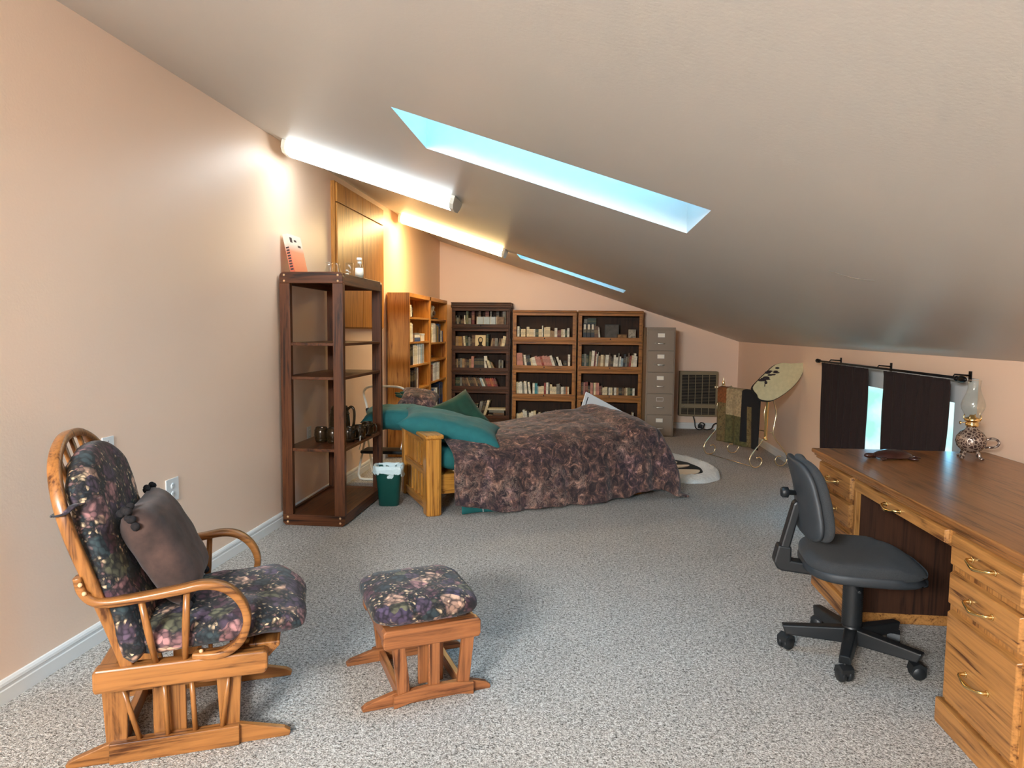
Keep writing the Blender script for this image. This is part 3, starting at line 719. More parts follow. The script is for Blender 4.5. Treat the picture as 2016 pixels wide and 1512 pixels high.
# turtle carving on the desk
def make_turtle():
    G=thing('turtle_carving','carved dark wooden turtle figurine lying on the desk top','figurine',(1.585,3.65,.765),R(5))
    mb=MB()
    def fn(a,b_):
        th=2*PI*a; r=b_; x=.10*r*math.cos(th); y=.062*r*math.sin(th); z=.012+.034*max(0,1-r**2.4)**.6
        z+=.002*math.cos(6*th)*r*(1-r); return (x,y,z)
    mb.grid(fn,36,12,wrapu=True); mb.lathe([(.0,.008),(.085,.006),(.103,.012)],(0,0,0),30,sy=.62); build('shell', mb, TURT, G)
    mb=MB().ball((-.125,-.01,.017),.017,8,(1.5,.9,.75)); mb.tube([(-.09,-.004,.014),(-.115,-.008,.016)],.011,8); build('head', mb, TURT, G)
    for x,y,a in ((-.075,-.062,-.7),(-.07,.06,.7),(.07,-.06,-2.4),(.072,.058,2.4)):
        mb=MB().ball((0,0,0),.02,7,(1.5,.7,.4)); build('flipper', mb, TURT, G, loc=(x,y,.009), rot=(0,0,a+PI*.5))
    build('tail', MB().tube([(.095,0,.012),(.125,-.004,.008),(.14,-.006,.004)],[.008,.005,.002],7), TURT, G)
make_turtle()

# oil lamp
def make_lamp():
    G=thing('oil_lamp','antique oil lamp with etched dark glass font and clear chimney on desk','oil lamp',(1.995,3.72,.765))
    mb=MB().lathe([(.018,.030),(.040,.038),(.062,.062),(.070,.088),(.066,.112),(.050,.136),(.030,.150),(.025,.158),(.025,.166)],(0,0,0),32); build('font', mb, PEWTER, G)
    for k in range(4):
        a=R(25+90*k); c,s_=math.cos(a),math.sin(a)
        mb=MB().tube(catmull([(c*.03,s_*.03,.044),(c*.045,s_*.045,.028),(c*.05,s_*.05,.012),(c*.064,s_*.064,.006)],4),.0085,8); mb.ball((c*.062,s_*.062,.0065),.010,6,(1.2,1.2,.65)); build('foot', mb, PEWTER, G)
    hd=[( .066,.0,.098),(.085,0,.108),(.108,0,.104),(.120,0,.088),(.112,0,.07),(.095,0,.064),(.062,0,.06)]
    mb=MB(); mb.M=Matrix.Rotation(R(-20),4,'Z'); mb.tube(catmull(hd,5),.0055,8); build('handle', mb, PEWTER, G)
    mb=MB().lathe([(.026,.164),(.030,.170),(.030,.182),(.024,.186),(.034,.192),(.036,.205),(.030,.208),(.016,.214),(.012,.225)],(0,0,0),24)
    bu=build('burner', mb, BRASS, G)
    for k in range(4):
        a=R(45+90*k); build('prong', MB().tube([(.034*math.cos(a),.034*math.sin(a),.196),(.040*math.cos(a),.040*math.sin(a),.208),(.036*math.cos(a),.036*math.sin(a),.226)],.0025,6), BRASS, bu)
    mb=MB().tube([(-.03,0,.186),(-.058,-.004,.184)],.002,6); mb.lathe([(0,-.003),(.008,-.002),(.008,.002),(0,.003)],(-.06,-.004,.184),12,axis='x'); build('wick_knob', mb, BRASS, bu)
    mb=MB().lathe([(.032,.204),(.036,.225),(.050,.255),(.054,.275),(.048,.30),(.034,.335),(.028,.36),(.029,.385),(.031,.402)],(0,0,0),32); ch=build('chimney', mb, JAR, G, solid=.0018)
make_lamp()

# ------------------------------------------------------------------ curtains
def curtain(label, ya, yb, seed, zt=1.14, zb=.37, fold=None):
    mb=MB(); nu=int(abs(yb-ya)*70)
    def fn(a,b_):
        y=ya+(yb-ya)*a; z=zt+(zb-zt)*b_
        amp=.008+.014*b_; x=2.115+amp*math.sin(y*38+seed)+.5*amp*math.sin(y*83+seed*2)+.004*noise.noise(Vector((y*5,z*5,seed)))
        y2=y+(.5-a)*.03*math.sin(PI*b_)*.6+(a-.5)*.05*b_
        if b_<.04: x+=.006*math.sin(y*120)
        return (x,y2,z)
    mb.grid(fn,nu,22); ob=build('curtain', mb, CURT, solid=.004); tag(ob,label,'curtain'); return ob
curtain('dark brown curtain panel nearer the brass quilt rack',6.33,5.33,1.)
curtain('dark brown curtain panel nearer the oil lamp',5.06,4.17,2.3)
G=thing('curtain_rod','black iron curtain rod with leaf finials carrying two brown curtains','curtain rod',(2.10,5.22,1.15))
mb=MB().tube([(.018,1.17,0),(.018,-1.07,.004)],.008,10); build('rod', mb, IRON, G)
for s_,y in ((1,1.17),(-1,-1.07)):
    mb=MB().ball((.018,y+s_*.02,0),.016,7); mb.ball((.018,y+s_*.07,0),.024,8,(.6,2.1,.8)); build('finial', mb, IRON, G)
for y in (.95,-.02,-1.04):
    mb=MB().tube([(.115,y,.015),(.03,y,.02),(.018,y,.0)],.005,7); mb.box((.112,y-.012,-.02),(.119,y+.012,.04)); build('bracket', mb, IRON, G)

# ------------------------------------------------------------------ etagere
def make_etagere():
    X0,X1,Y0,Y1,H=-2.103,-1.648,4.620,5.556,1.79
    cx,cy=(X0+X1)/2,(Y0+Y1)/2
    G=thing('etagere_shelf_unit','tall open dark-stained wooden shelf unit against left wall','shelf unit',(cx,cy,0))
    hx=(X1-X0)/2; hy=(Y1-Y0)/2; pw=.075; th=.042; r=.035
    def arc(cx_,cz_,a0,a1): return [(cx_+r*math.cos(a0+(a1-a0)*k/6),cz_+r*math.sin(a0+(a1-a0)*k/6)) for k in range(7)]
    for s_ in (-1,1):
        ya=s_*hy-(th if s_>0 else 0); yb=ya+th
        for q in (-1,1):
            xa=-hx if q<0 else hx-pw
            build('post', MB().box((xa,ya,.078),(xa+pw,yb,H-.078)), ETA['z'], G, bevel=.003)
        o_=[(-hx,H-.078),(hx,H-.078)]+arc(hx-r,H-r,0,PI/2)+arc(-hx+r,H-r,PI/2,PI); tr=build('top_end_rail', MB().prism(o_,'y',ya,yb), ETA['x'], G, bevel=.003)
        o_=[(hx,.078),(-hx,.078)]+arc(-hx+r*.6,r*.6,PI,1.5*PI)+arc(hx-r*.6,r*.6,-PI/2,0)
        o_=[(-hx,.078),(-hx,.02),(-hx+.02,.0),(hx-.02,0),(hx,.02),(hx,.078)]
        br=build('bottom_end_rail', MB().prism(o_,'y',ya,yb), ETA['x'], G, bevel=.003)
        for q in (-1,1):
            for z in (.025,.06): build('peg', MB().lathe([(0,s_*.003),(.007,s_*.002),(.008,0)],(q*(hx-.035),s_*hy,z),12,axis='y'), PEG, br)
            for z in (H-.035,H-.075): build('peg', MB().lathe([(0,s_*.003),(.007,s_*.002),(.008,0)],(q*(hx-.035),s_*hy,z+.012),12,axis='y'), PEG, tr)
    for q in (-1,1):
        xa=q*(hx-.012)-.011
        build('side_rail', MB().box((xa,-hy+th,H-.085),(xa+.022,hy-th,H-.008)), ETA['y'], G, bevel=.002)
        build('side_rail', MB().box((xa,-hy+th,.01),(xa+.022,hy-th,.085)), ETA['y'], G, bevel=.002)
    for z in (1.30,1.062,.552):
        build('shelf', MB().box((-hx+.008,-hy+.012,z-.022),(hx-.008,hy-.012,z)), ETA['y'], G, bevel=.003)
    build('bottom_shelf', MB().box((-hx+.02,-hy+th,.055),(hx-.02,hy-th,.075)), ETA['y'], G, bevel=.002)
    build('top_shelf', MB().box((-hx+.02,-hy+th,H-.035),(hx-.02,hy-th,H-.015)), ETA['y'], G, bevel=.002)
make_etagere()
SH=.552
def mug(x,y,rz,label,first=[None]):
    if first[0] is None:
        G=thing('barrel_mug',label,'mug',(x,y,SH),rz,'bronze barrel mugs on the etagere')
        mb=MB().lathe([(.036,0),(.040,.004),(.048,.03),(.052,.055),(.049,.085),(.042,.11),(.040,.112),(.037,.11),(.044,.085),(.046,.055),(.042,.03),(.030,.008),(0,.006)],(0,0,0),28)
        body=build('body', mb, MUG, G)
        for z,r_ in ((.02,.0462),(.09,.0487)): build('hoop', MB().lathe([(r_,-.004),(r_+.002,-.003),(r_+.002,.003),(r_,.004)],(0,0,z),28), MUG, body)
        build('handle', MB().tube(catmull([(.046,0,.092),(.066,0,.098),(.082,0,.078),(.080,0,.045),(.062,0,.026),(.044,0,.026)],5),.0065,8), MUG, G)
        first[0]=G; return G
    return dup(first[0],(x,y,SH),(0,0,rz),label)
mug(-1.935,4.93,.6,'dark bronze barrel mug standing left of the pitcher')
mug(-1.735,4.97,-.1,'dark bronze barrel mug in front of the pitcher handle')
mug(-1.70,5.10,.9,'dark bronze barrel mug tucked behind two others right of pitcher')
mug(-1.690,5.27,-.2,'dark bronze barrel mug nearest the bed end of the shelf')
mug(-1.83,4.90,2.2,'dark bronze barrel mug hidden behind the front post of the etagere')
G=thing('barrel_pitcher','tall dark bronze barrel-shaped pitcher among the mugs on the etagere','pitcher',(-1.865,5.13,SH))
mb=MB().lathe([(.060,0),(.066,.004),(.076,.06),(.080,.11),(.076,.17),(.064,.235),(.060,.25),(.056,.248),(.07,.17),(.074,.11),(.07,.06),(.05,.01),(0,.008)],(0,0,0),32); b_=build('body', mb, MUG, G)
for z,r_ in ((.04,.0735),(.19,.0735),(.225,.067)): build('hoop', MB().lathe([(r_,-.006),(r_+.003,-.004),(r_+.003,.004),(r_,.006)],(0,0,z),32), MUG, b_)
build('handle', MB().tube(catmull([(.066,0,.225),(.09,-.01,.245),(.115,-.012,.235),(.122,-.012,.18),(.112,-.01,.10),(.078,0,.055)],5),.010,8), MUG, G)
tg=build('jar_stopper', MB().lathe([(0,0),(.006,0),(.009,.03),(.010,.036),(0,.038)],(0,0,0),12), OUTP, loc=(-1.672,5.035,SH)); tag(tg,'tiny white stopper standing on the shelf among the bronze mugs','stopper')
# glassware on top
TZ=1.775
def lathe_thing(name,label,cat,prof,loc,mat,solid=.002,group=None,n=24):
    o_=build(name, MB().lathe(prof,(0,0,0),n), mat, loc=loc, solid=solid); tag(o_,label,cat,group); return o_
beak=[(.022,.002),(.032,.004),(.034,.03),(.030,.055),(.020,.085),(.022,.105),(.026,.115)]
lathe_thing('glass_carafe','clear waisted glass carafe nearest the wall on the etagere top','carafe',[(.0,.002),(.030,.003),(.036,.02),(.034,.045),(.022,.08),(.02,.10),(.024,.118)],(-1.895,5.02,TZ),JAR)
lathe_thing('glass_carafe','clear flared glass carafe beside the first on the etagere top','carafe',[(.0,.002),(.034,.003),(.038,.02),(.030,.055),(.021,.085),(.021,.11)],(-1.825,4.99,TZ),JAR)
lathe_thing('glass_tumbler','tall straight clear glass tumbler between carafes and bottles','glass',[(.0,.003),(.026,.003),(.027,.05),(.030,.12)],(-1.765,5.10,TZ),JAR)
def bottle(label,x,y,h,r_):
    G=thing('glass_bottle',label,'bottle',(x,y,TZ))
    build('body', MB().lathe([(0,.003),(r_,.003),(r_*1.02,h*.3),(r_*.86,h*.62),(r_*.55,h*.82),(r_*.5,h*.9)],(0,0,0),24), JAR, G, solid=.002)
    build('cap', MB().lathe([(r_*.62,h*.88),(r_*.64,h*.9),(r_*.62,h*.99),(0,h)],(0,0,0),20), OUTP, G)
    build('paper_label', MB().lathe([(r_*1.03,h*.12),(r_*1.06,h*.3),(r_*.97,h*.5)],(0,0,0),24), LABELW, G)
bottle('small white-capped bottle with white label, right end of etagere top',-1.672,5.05,.155,.030)
bottle('white-capped clear bottle standing behind the glass tumbler',-1.745,5.28,.15,.026)
bottle('tiny white-capped bottle in front of the tumbler on etagere',-1.725,4.93,.055,.014)
# tall thin box leaning on the wall
m_box,n_,p_=newmat('red_to_white_box'); t_=n_.nodes.new('ShaderNodeTexCoord'); s_=n_.nodes.new('ShaderNodeSeparateXYZ'); n_.links.new(t_.outputs['Object'],s_.inputs[0])
n_.links.new(ramp(n_,s_.outputs[2],[(0,srgb(214,92,54)),(.16,srgb(226,140,108)),(.22,srgb(230,222,206)),(.30,srgb(222,226,216))]),p_.inputs['Base Color'])
bx=build('game_box', MB().box((0,-.115,0),(.035,.115,.285)), m_box, loc=(-2.045,4.80,TZ), rot=(0,R(-12),0)); tag(bx,'thin red and white box leaning against wall on the etagere top','box')
ink=MB()
for i,(ya,yb,za,zb) in enumerate([(-.09,-.05,.225,.262),(-.02,.02,.235,.25),(.03,.08,.2,.215)]): ink.box((.0352,ya,za),(.0356,yb,zb))
for k in range(9): ink.box((.006+.0,-.1156,.03+k*.019),(.028,-.1151,.042+k*.019))
build('box_print', ink, plain('box_ink',srgb(70,52,50),.7), bx)
# trash bin
G=thing('waste_bin','green plastic waste bin with white liner beside the futon arm','waste bin',(-1.515,5.275,0),R(10))
def sq(r_,k=.75,n=28,e=4): return [(r_*math.copysign(abs(math.cos(2*PI*i/n))**(2/e),math.cos(2*PI*i/n)),k*r_*math.copysign(abs(math.sin(2*PI*i/n))**(2/e),math.sin(2*PI*i/n))) for i in range(n)]
mb=MB(); lv=[(.072,0),(.078,.004),(.104,.30),(.107,.31),(.103,.31),(.099,.30),(.074,.008)]
rings=[[mb.av((x,y,z)) for x,y in sq(r_)] for r_,z in lv]
for A,B_ in zip(rings,rings[1:]):
    for k in range(28): mb.face([A[k],A[(k+1)%28],B_[(k+1)%28],B_[k]],True)
mb.face(rings[0][::-1]); mb.face(rings[-1]); build('bin_body', mb, BINP, G)
mb=MB()
def lf(a,b_):
    i=2*PI*a; c,s_=math.cos(i),math.sin(i); sg=lambda v,e: math.copysign(abs(v)**e,v)
    prof=[(.085,.20),(.092,.26),(.100,.312),(.108,.325),(.116,.318),(.120,.29),(.119,.262)]
    q=b_*(len(prof)-1); j=min(int(q),len(prof)-2); f_=q-j; r_=prof[j][0]*(1-f_)+prof[j+1][0]*f_; z=prof[j][1]*(1-f_)+prof[j+1][1]*f_
    w_=noise.noise(Vector((c*3,s_*3,b_*4)))*.012+noise.noise(Vector((c*9,s_*9,b_*6)))*.006
    if b_>.7: z-= .03*max(0,math.sin(i-4.9))**2*(b_-.7)/.3 - w_
    return ((r_+w_)*sg(c,.5),(r_+w_)*.77*sg(s_,.5),z+w_*.5)
mb.grid(lf,72,26,wrapu=True); build('liner', mb, LINER, G, solid=.001)

# ------------------------------------------------------------------ folding step stool behind the etagere
def make_stool():
    G=thing('step_stool','white tubular folding step stool with black steps by left wall','step stool',(-1.835,6.12,0),0)
    W=.205
    P=catmull([(W,.16,.55),(W+.0,.15,.70),(W-.0,.14,.80),(W-.05,.135,.855),(0,.13,.865),(-W+.05,.135,.855),(-W,.14,.80),(-W+.02,.15,.70),(-W+.045,.16,.55)],7)
    build('handle_loop', MB().tube(P,.011,10), WHITEP, G)
    P=[(-W+.045,.16,.56),(-W+.01,.10,.30),(-W-.01,.02,.09),(-W+.0,-.0,.03),(-W+.04,-.005,.012),(0,-.005,.012),(W-.04,-.005,.012),(W,0,.03),(W,.02,.09),(W,.10,.30),(W,.16,.56)]
    build('front_frame', MB().tube(catmull(P,6),.011,10), WHITEP, G)
    P=[(-W+.03,.10,.52),(-W+.02,.26,.20),(-W+.02,.33,.02),(-W+.05,.335,.012),(W-.05,.335,.012),(W-.02,.33,.02),(W-.02,.26,.20),(W-.03,.10,.52)]
    build('rear_frame', MB().tube(catmull(P,4),.010,10), WHITEP, G)
    build('upper_step', MB().box((-W+.04,-.06,.515),(W+.02,.19,.545)), BLACKP, G, bevel=.01)
    build('lower_step', MB().box((-W+.05,-.13,.27),(W+.04,.08,.30)), BLACKP, G, bevel=.01)
    build('clip', MB().lathe([(0,-.016),(.018,-.016),(.018,.016),(0,.016)],(-W+.035,.155,.64),14,axis='y'), BLACKP, G)
    for q in (-1,1): build('strut', MB().tube([(q*(W-.015),.15,.50),(q*(W-.01),-.03,.29)],.005,6), STEEL, G)
make_stool()

# ------------------------------------------------------------------ futon bed
BA=28; BO=(-1.11,5.03)
def bedw(s_,t,z=0):
    v=rotv(BA,s_,t,z); return (BO[0]+v[0],BO[1]+v[1],z)
def make_futon():
    G=thing('futon_frame','oak mission futon frame with slatted arm, made up as a bed','bed frame',(BO[0],BO[1],0),R(BA))
    fx,fy,fz=FUT['x'],FUT['y'],FUT['z']; D=.80
    for s0 in (0,1.82):
        arm=thing_part('arm',G,(s0,0 if s0==0 else .07,0))
        if s0: arm.scale=(1,.92,.93)
        mb=MB(); o_=[(-.06,-.045),(-.035,-.062),(.035,-.062),(.06,-.045),(.06,.05),(-.06,.05)]; mb.prism(o_,'z',.0,.585); build('front_post', mb, fz, arm, bevel=.012,seg=3)
        build('rear_post', MB().prism([(-.05,D-.08),(.05,D-.08),(.05,D),(-.05,D)],'z',0,.585), fz, arm, bevel=.01)
        o_=[(-.068,-.075),(.068,-.075),(.075,-.05),(.075,D+.02),(-.075,D+.02),(-.075,-.05)]
        build('arm_cap', MB().prism(o_,'z',.585,.615), fy, arm, bevel=.01)
        build('upper_rail', MB().box((-.03,.04,.515),(.015,D-.07,.586)), fy, arm, bevel=.004)
        build('middle_rail', MB().box((-.038,.04,.285),(.02,D-.07,.335)), fy, arm, bevel=.004)
        build('bottom_rail', MB().box((-.035,.04,.02),(.02,D-.07,.085)), fy, arm, bevel=.004)
        n_=7
        for k in range(n_):
            y=.09+(D-.22)*k/(n_-1)
            build('slat', MB().box((-.022,y-.02,.08),(-.004,y+.02,.29)), fz, arm, bevel=.003)
            if k<5: build('slat', MB().box((-.022,y-.02,.33),(-.004,y+.02,.52)), fz, arm, bevel=.003)
        if s0==0: build('storage_panel', MB().box((-.018,.42,.333),(-.006,D-.08,.517)), fz, arm, bevel=.002)
    build('front_rail', MB().box((.05,.02,.17),(1.89,.05,.30)), fx, G, bevel=.006)
    mb=MB().hexa([(.05,.05,.14),(.6,.05,.14),(.6,.08,.14),(.05,.08,.14),(.05,.05,.2),(.6,.05,.17),(.6,.08,.17),(.05,.08,.2)]); build('seat_support', mb, fx, G, bevel=.003)
    build('rear_rail', MB().box((.05,D-.06,.17),(1.89,D-.03,.30)), fx, G, bevel=.006)
    for k in range(10): build('deck_slat', MB().box((.1+k*.19,.05,.28),(.2+k*.19,D-.05,.298)), fy, G)
    return G
def thing_part(name,parent,loc):
    # a part made of pieces: a slim core mesh that carries its sub-parts
    ob=build(name, MB().box((-.02,.02,.10),(-.0,.05,.50)), FUT['z'], parent, loc=loc); return ob
make_futon()
# mattress in its teal sheet
mb=MB()
def mf(a,b_):
    th=2*PI*a; ph=PI*(b_-.5); sp=lambda c,e: math.copysign(abs(c)**e,c)
    x=.85*sp(math.cos(ph),.25)*sp(math.cos(th),.2); y=.50*sp(math.cos(ph),.25)*sp(math.sin(th),.2); z=.10*sp(math.sin(ph),.6)
    return (x+.915,y+.475,z+.405+.01*noise.noise(Vector((x*4,y*4,z))))
mb.grid(mf,70,22,wrapu=True); o_=build('mattress', mb, SHEET, loc=(BO[0],BO[1],0), rot=(0,0,R(BA))); tag(o_,'futon mattress in a teal fitted sheet, visible between arm and duvet','mattress')
# hanging flat sheet below the duvet
mb=MB()
def sf(a,b_):
    s_=.20+.45*a; z=.40-.39*b_
    t=-.035-.065*b_+.01*math.sin(s_*24)*b_
    return (s_,t,max(.006,z))
mb.grid(sf,50,16); o_=build('flat_sheet', mb, SHEET, loc=(BO[0],BO[1],0), rot=(0,0,R(BA)), solid=.003); tag(o_,'teal flat sheet trailing to the carpet below the duvet edge','sheet')
build('white_piping', MB().tube([(.372,-.104,.012),(.368,-.098,.08),(.362,-.088,.17)],.004,6), OUTP, o_)
# duvet
def duvet():
    mb=MB(); A0,A1,Aend=.13,1.93,2.50; B0,B1,Bend=-.56,.92,1.25
    nu,nv=130,90
    def fn(u,v):
        a=A0+(Aend-A0)*u; b_=B0+(Bend-B0)*v
        fade=min(1,max(0,(a-.16)/.5))
        dl=(a-A0)
        dx=max(0,a-A1); dy=max(0,-b_); db=max(0,b_-B1)
        # shorter drop on the left part of the front edge
        dy*= .80+.2*fade
        ia=min(a,A1); ib=min(max(b_,0),B1)
        top=.535+.035*math.sin(PI*min(1,ib/B1))+.05*max(0,min(1,(ia-.6)/.9))+.055*math.exp(-((ia-1.5)/.35)**2)*math.exp(-((ib-.75)/.3)**2)
        top+=.055*min(1,max(0,(ia-1.6)/.14))
        top+=.012*noise.noise(Vector((ia*5,ib*5,1)))+.009*noise.noise(Vector((ia*11,ib*13,4)))
        d=math.hypot(dx,dy if dy>0 else db); yy=dy if dy>0 else -db
        rnd=.085; 
        if d<=0: 
            # round shoulders
            e1=min(1,ib/.14); e2=min(1,(B1-ib)/.14); e3=min(1,(A1-ia)/.16)
            z=top-.035*((1-e1)**2+(1-e2)**2)-.03*(1-e3)**2
            return (a,b_-.03*max(0,1-ib/.2),z)
        ux,uy=dx/d,-yy/d
        out=rnd*(1-math.exp(-d/rnd)) ; drop=d-out*.55
        ang=math.atan2(uy,ux)
        fold=.022*math.sin(a*15+.6)*min(1,d/.3)+.012*math.sin(a*33)*min(1,d/.3) if dy>0 else .02*math.sin(b_*18)*min(1,d/.3)
        out+=.10*d+fold*(1 if dx==0 or dy==0 else .4)+(.05*min(1,dx/.3)*min(1,dy/.3)*2)
        z=top-.05-drop
        fl=.022+.012*math.sin(a*9)+(.05*(1-fade))
        if z<fl: out+=(fl-z)*.3; z=fl+.004*noise.noise(Vector((a*20,b_*20,0)))
        z+=.006*noise.noise(Vector((a*9,b_*9,2)))
        if yy>0 and dx==0: out=max(out,.10*min(1,drop/.1+.5))
        return (ia+ux*out, (-.03 if yy>0 else ib)+uy*out, z)
    mb.grid(fn,nu,nv)
    # side hem on the left stays where the pillow covers it
    o_=build('duvet', mb, CAMO, loc=(BO[0],BO[1],0), rot=(0,0,R(BA)), solid=.022); m=o_.modifiers.new('sub','SUBSURF'); m.levels=1; m.render_levels=1
    tag(o_,'brown and purple woodland-print duvet spread over the futon down to carpet','duvet'); return o_
duvet()
def bed_pillow(name,label,mat,L,W,H,loc,X,Y,seed,**k):
    o_=merge(build(name, pillow_mb(L,W,H,seed=seed,**k), mat)); orient(o_,loc,X,Y); tag(o_,label,'pillow'); return o_
bed_pillow('bed_pillow','large teal pillow lying across the futon arm and duvet corner, frontmost',TEAL,.84,.48,.20,(-1.03,5.40,.615),(1,.12,-.235),(.05,1,.12),11,wr=.006,pinch=.12)
bed_pillow('bed_pillow','dark teal pillow at the back, lying over the step stool side',TEAL,.60,.42,.19,(-1.60,5.84,.635),(1,.2,.0),(-.1,1,.12),15,wr=.006,pinch=.1)
bed_pillow('bed_pillow','dark green velvet pillow with one corner pointing up, above the teal ones',GREENV,.47,.43,.17,(-1.055,5.83,.640),(.30,.29,.15),(-.23,.1,.26),21,wr=.006,pinch=.12)
cp=bed_pillow('bed_pillow','brown patterned pillow with green end behind the other pillows',CAMO,.36,.30,.16,(-1.48,6.15,.755),(1,.15,-.2),(.1,1,.35),31,wr=.008,pinch=.12)
mb=MB()
for (x,y,r_) in ((-.18,-.02,.03),(-.205,.02,.022),(-.15,.05,.03)): mb.ball((x,y,.01),r_,7,(1.4,.7,.5))
build('pillow_ties', mb, GREENV, cp)
bk_=build('paperback_book', MB().box((-.055,-.008,0),(.055,.008,.17)), plain('peach_card',srgb(220,176,140),.7), loc=(-.93,5.98,.56), rot=(R(14),R(-14),R(8))); tag(bk_,'peach paperback standing on the bed behind the green pillow','book')
build('page_block', MB().box((.048,-.006,.003),(.0562,.006,.167)), LABELW, bk_)

# white board leaning behind the bed
bd=build('white_board', MB().box((0,-.008,-.36),(.80,.008,0)), plain('white_board_face',srgb(236,238,236),.4), bevel=.004)
apex=Vector((.046,7.55,.735)); e1=Vector((.87,.35,-.49)).normalized(); e2=Vector((-.27,-.59,-.9)).normalized()
e2=(e2-e1*e2.dot(e1)).normalized(); nrm=(-e2).cross(e1).normalized()
M=Matrix.Identity(4)
for i,c in enumerate((e1,nrm,-e2)):
    for k in range(3): M[k][i]=c[k]
bd.rotation_euler=M.to_euler(); bd.location=apex; tag(bd,'large white board tilted on its corner, leaning behind the bed','board')
build('slot_mark', MB().box((.035,-.0086,-.16),(.045,-.008,-.05)), BLACKP, bd)

# ------------------------------------------------------------------ sheepskin rug
def rug():
    G=thing('sheepskin_rug','white round sheepskin rug with black and cream centre beyond the bed','rug',(.90,7.12,0),R(14))
    mb=MB(); rr=random.Random(2)
    def fn(a,b_):
        th=2*PI*a; r_=.32+.16*b_+.02*noise.noise(Vector((math.cos(th)*3,math.sin(th)*3,0)))
        z=.012+.045*math.sin(PI*min(1,b_*1.0))**.6+.012*noise.noise(Vector((math.cos(th)*r_*30,math.sin(th)*r_*30,b_*5)))
        return (r_*.94*math.cos(th),r_*1.55*math.sin(th),max(.004,z) if b_<.99 else .002)
    mb.grid(fn,160,18,wrapu=True); build('fleece_border', mb, FUR, G)
    mb=MB().lathe([(0,.002),(.31,.002),(.31,.016),(0,.016)],(0,0,0),48,sy=1.62); build('hide_centre', mb, FURB, G)
    for i,(pts) in enumerate([[(-.2,-.27),(-.05,-.38),(.12,-.33),(.2,-.2),(.02,-.16),(-.16,-.18)],[(-.22,-.1),(-.05,-.11),(.12,-.06),(.2,.02),(.0,.02),(-.2,-.02)],[(-.2,.08),(-.02,.1),(.14,.14),(.1,.24),(-.06,.22),(-.2,.18)],[(-.1,.3),(.06,.31),(.04,.4),(-.06,.39)]]):
        P=[(p.x*1.15,p.y*1.15) for p in catmull([(x,y,0) for x,y in pts],5,closed=True)]
        build('cream_patch', MB().prism(P,'z',.012,.024+.001*i), FURC, G)
rug()

# ------------------------------------------------------------------ filing cabinet
def cabinet():
    X0,X1,Y0,Y1,H=.846,1.222,9.247,9.93,1.455
    G=thing('filing_cabinet','tall grey-brown five-drawer metal filing cabinet beside oak bookcase','filing cabinet',((X0+X1)/2,(Y0+Y1)/2,0))
    hx=(X1-X0)/2; hy=(Y1-Y0)/2
    build('cabinet_body', MB().box((-hx,-hy+.012,0),(hx,hy,H)), METGREY, G, bevel=.004)
    zs=[.015,.295,.577,.861,1.147,1.425]
    for k in range(5):
        z0,z1=zs[k]+.004,zs[k+1]-.004
        d=build('drawer', MB().box((-hx+.018,-hy-.004,z0),(hx-.018,-hy+.02,z1)), METGREY, G, bevel=.003)
        zc=z0+(z1-z0)*.74
        fr=MB(); y=-hy-.007
        for a,b_ in (((-.045,y,zc-.026),(.045,y+.004,zc-.021)),((-.045,y,zc+.021),(.045,y+.004,zc+.026)),((-.045,y,zc-.026),(-.041,y+.004,zc+.026)),((.041,y,zc-.026),(.045,y+.004,zc+.026))): fr.box(a,b_)
        build('card_holder', fr, STEEL, d)
        if k!=1: build('label_card', MB().box((-.042,y+.001,zc-.022),(.042,y+.004,zc+.022)), LABELW, d)
        zc=z0+(z1-z0)*.34
        build('handle', MB().tube(catmull([(-.045,-hy-.004,zc),(-.04,-hy-.022,zc),(0,-hy-.026,zc),(.04,-hy-.022,zc),(.045,-hy-.004,zc)],5),0,rect=(.008,.014),up=(0,0,1)), STEEL, d)
        build('lock', MB().lathe([(0,-.003),(.006,-.002),(.006,0)],(-.078,-hy-.004,zc+.004),10,axis='y'), STEEL, d)
cabinet()

# ------------------------------------------------------------------ gas wall heater
def heater():
    G=thing('wall_heater','olive metal wall heater with louvred grille on the far wall','heater',(1.655,10.05,.52))
    w_,h_,d=.265,.32,.085
    build('casing', MB().box((-w_,-d,-h_),(w_,.05,h_)).box((-w_-.0,-d-.005,h_-.05),(w_,-d,h_)), HEATM, G, bevel=.008)
    build('grille_recess', MB().box((-w_+.025,-d-.002,-h_+.175),(w_-.025,-d+.002,h_-.035)).box((-w_+.025,-d-.002,-h_+.025),(w_-.025,-d+.002,-h_+.115)), DARK, G)
    mb=MB()
    for k in range(20): z=-h_+.185+k*.0213; mb.box((-w_+.02,-d-.010,z),(w_-.02,-d-.004,z+.006))
    for k in range(5): z=-h_+.035+k*.0165; mb.box((-w_+.02,-d-.010,z),(w_-.02,-d-.004,z+.005))
    build('louvres', mb, plain('louvre_metal',srgb(112,98,74),.5), G)
    mb=MB()
    for k in range(6): x=-w_+.025+k*(2*w_-.05)/5; mb.box((x-.004,-d-.014,-h_+.02),(x+.004,-d-.004,-h_+.12)); mb.box((x-.004,-d-.014,-h_+.17),(x+.004,-d-.004,h_-.03))
    build('grille_bars', mb, HEATM, G)
    build('control_knob', MB().lathe([(0,-.02),(.012,-.018),(.014,0)],(-w_+.06,-d,-h_+.145),12,axis='y'), STEEL, G)
heater()
rr=random.Random(9); P=[(1.60,10.03,.19),(1.62,10.02,.12),(1.63,10.0,.04),(1.66,9.93,.015),(1.72,9.92,.03),(1.75,9.99,.09),(1.70,10.0,.10),(1.68,9.93,.05),(1.76,9.9,.02),(1.84,9.93,.03),(1.88,9.98,.08),(1.93,9.99,.10),(1.97,9.94,.06),(1.94,9.9,.02),(1.99,9.88,.014),(2.05,9.93,.03),(2.12,9.95,.02)]
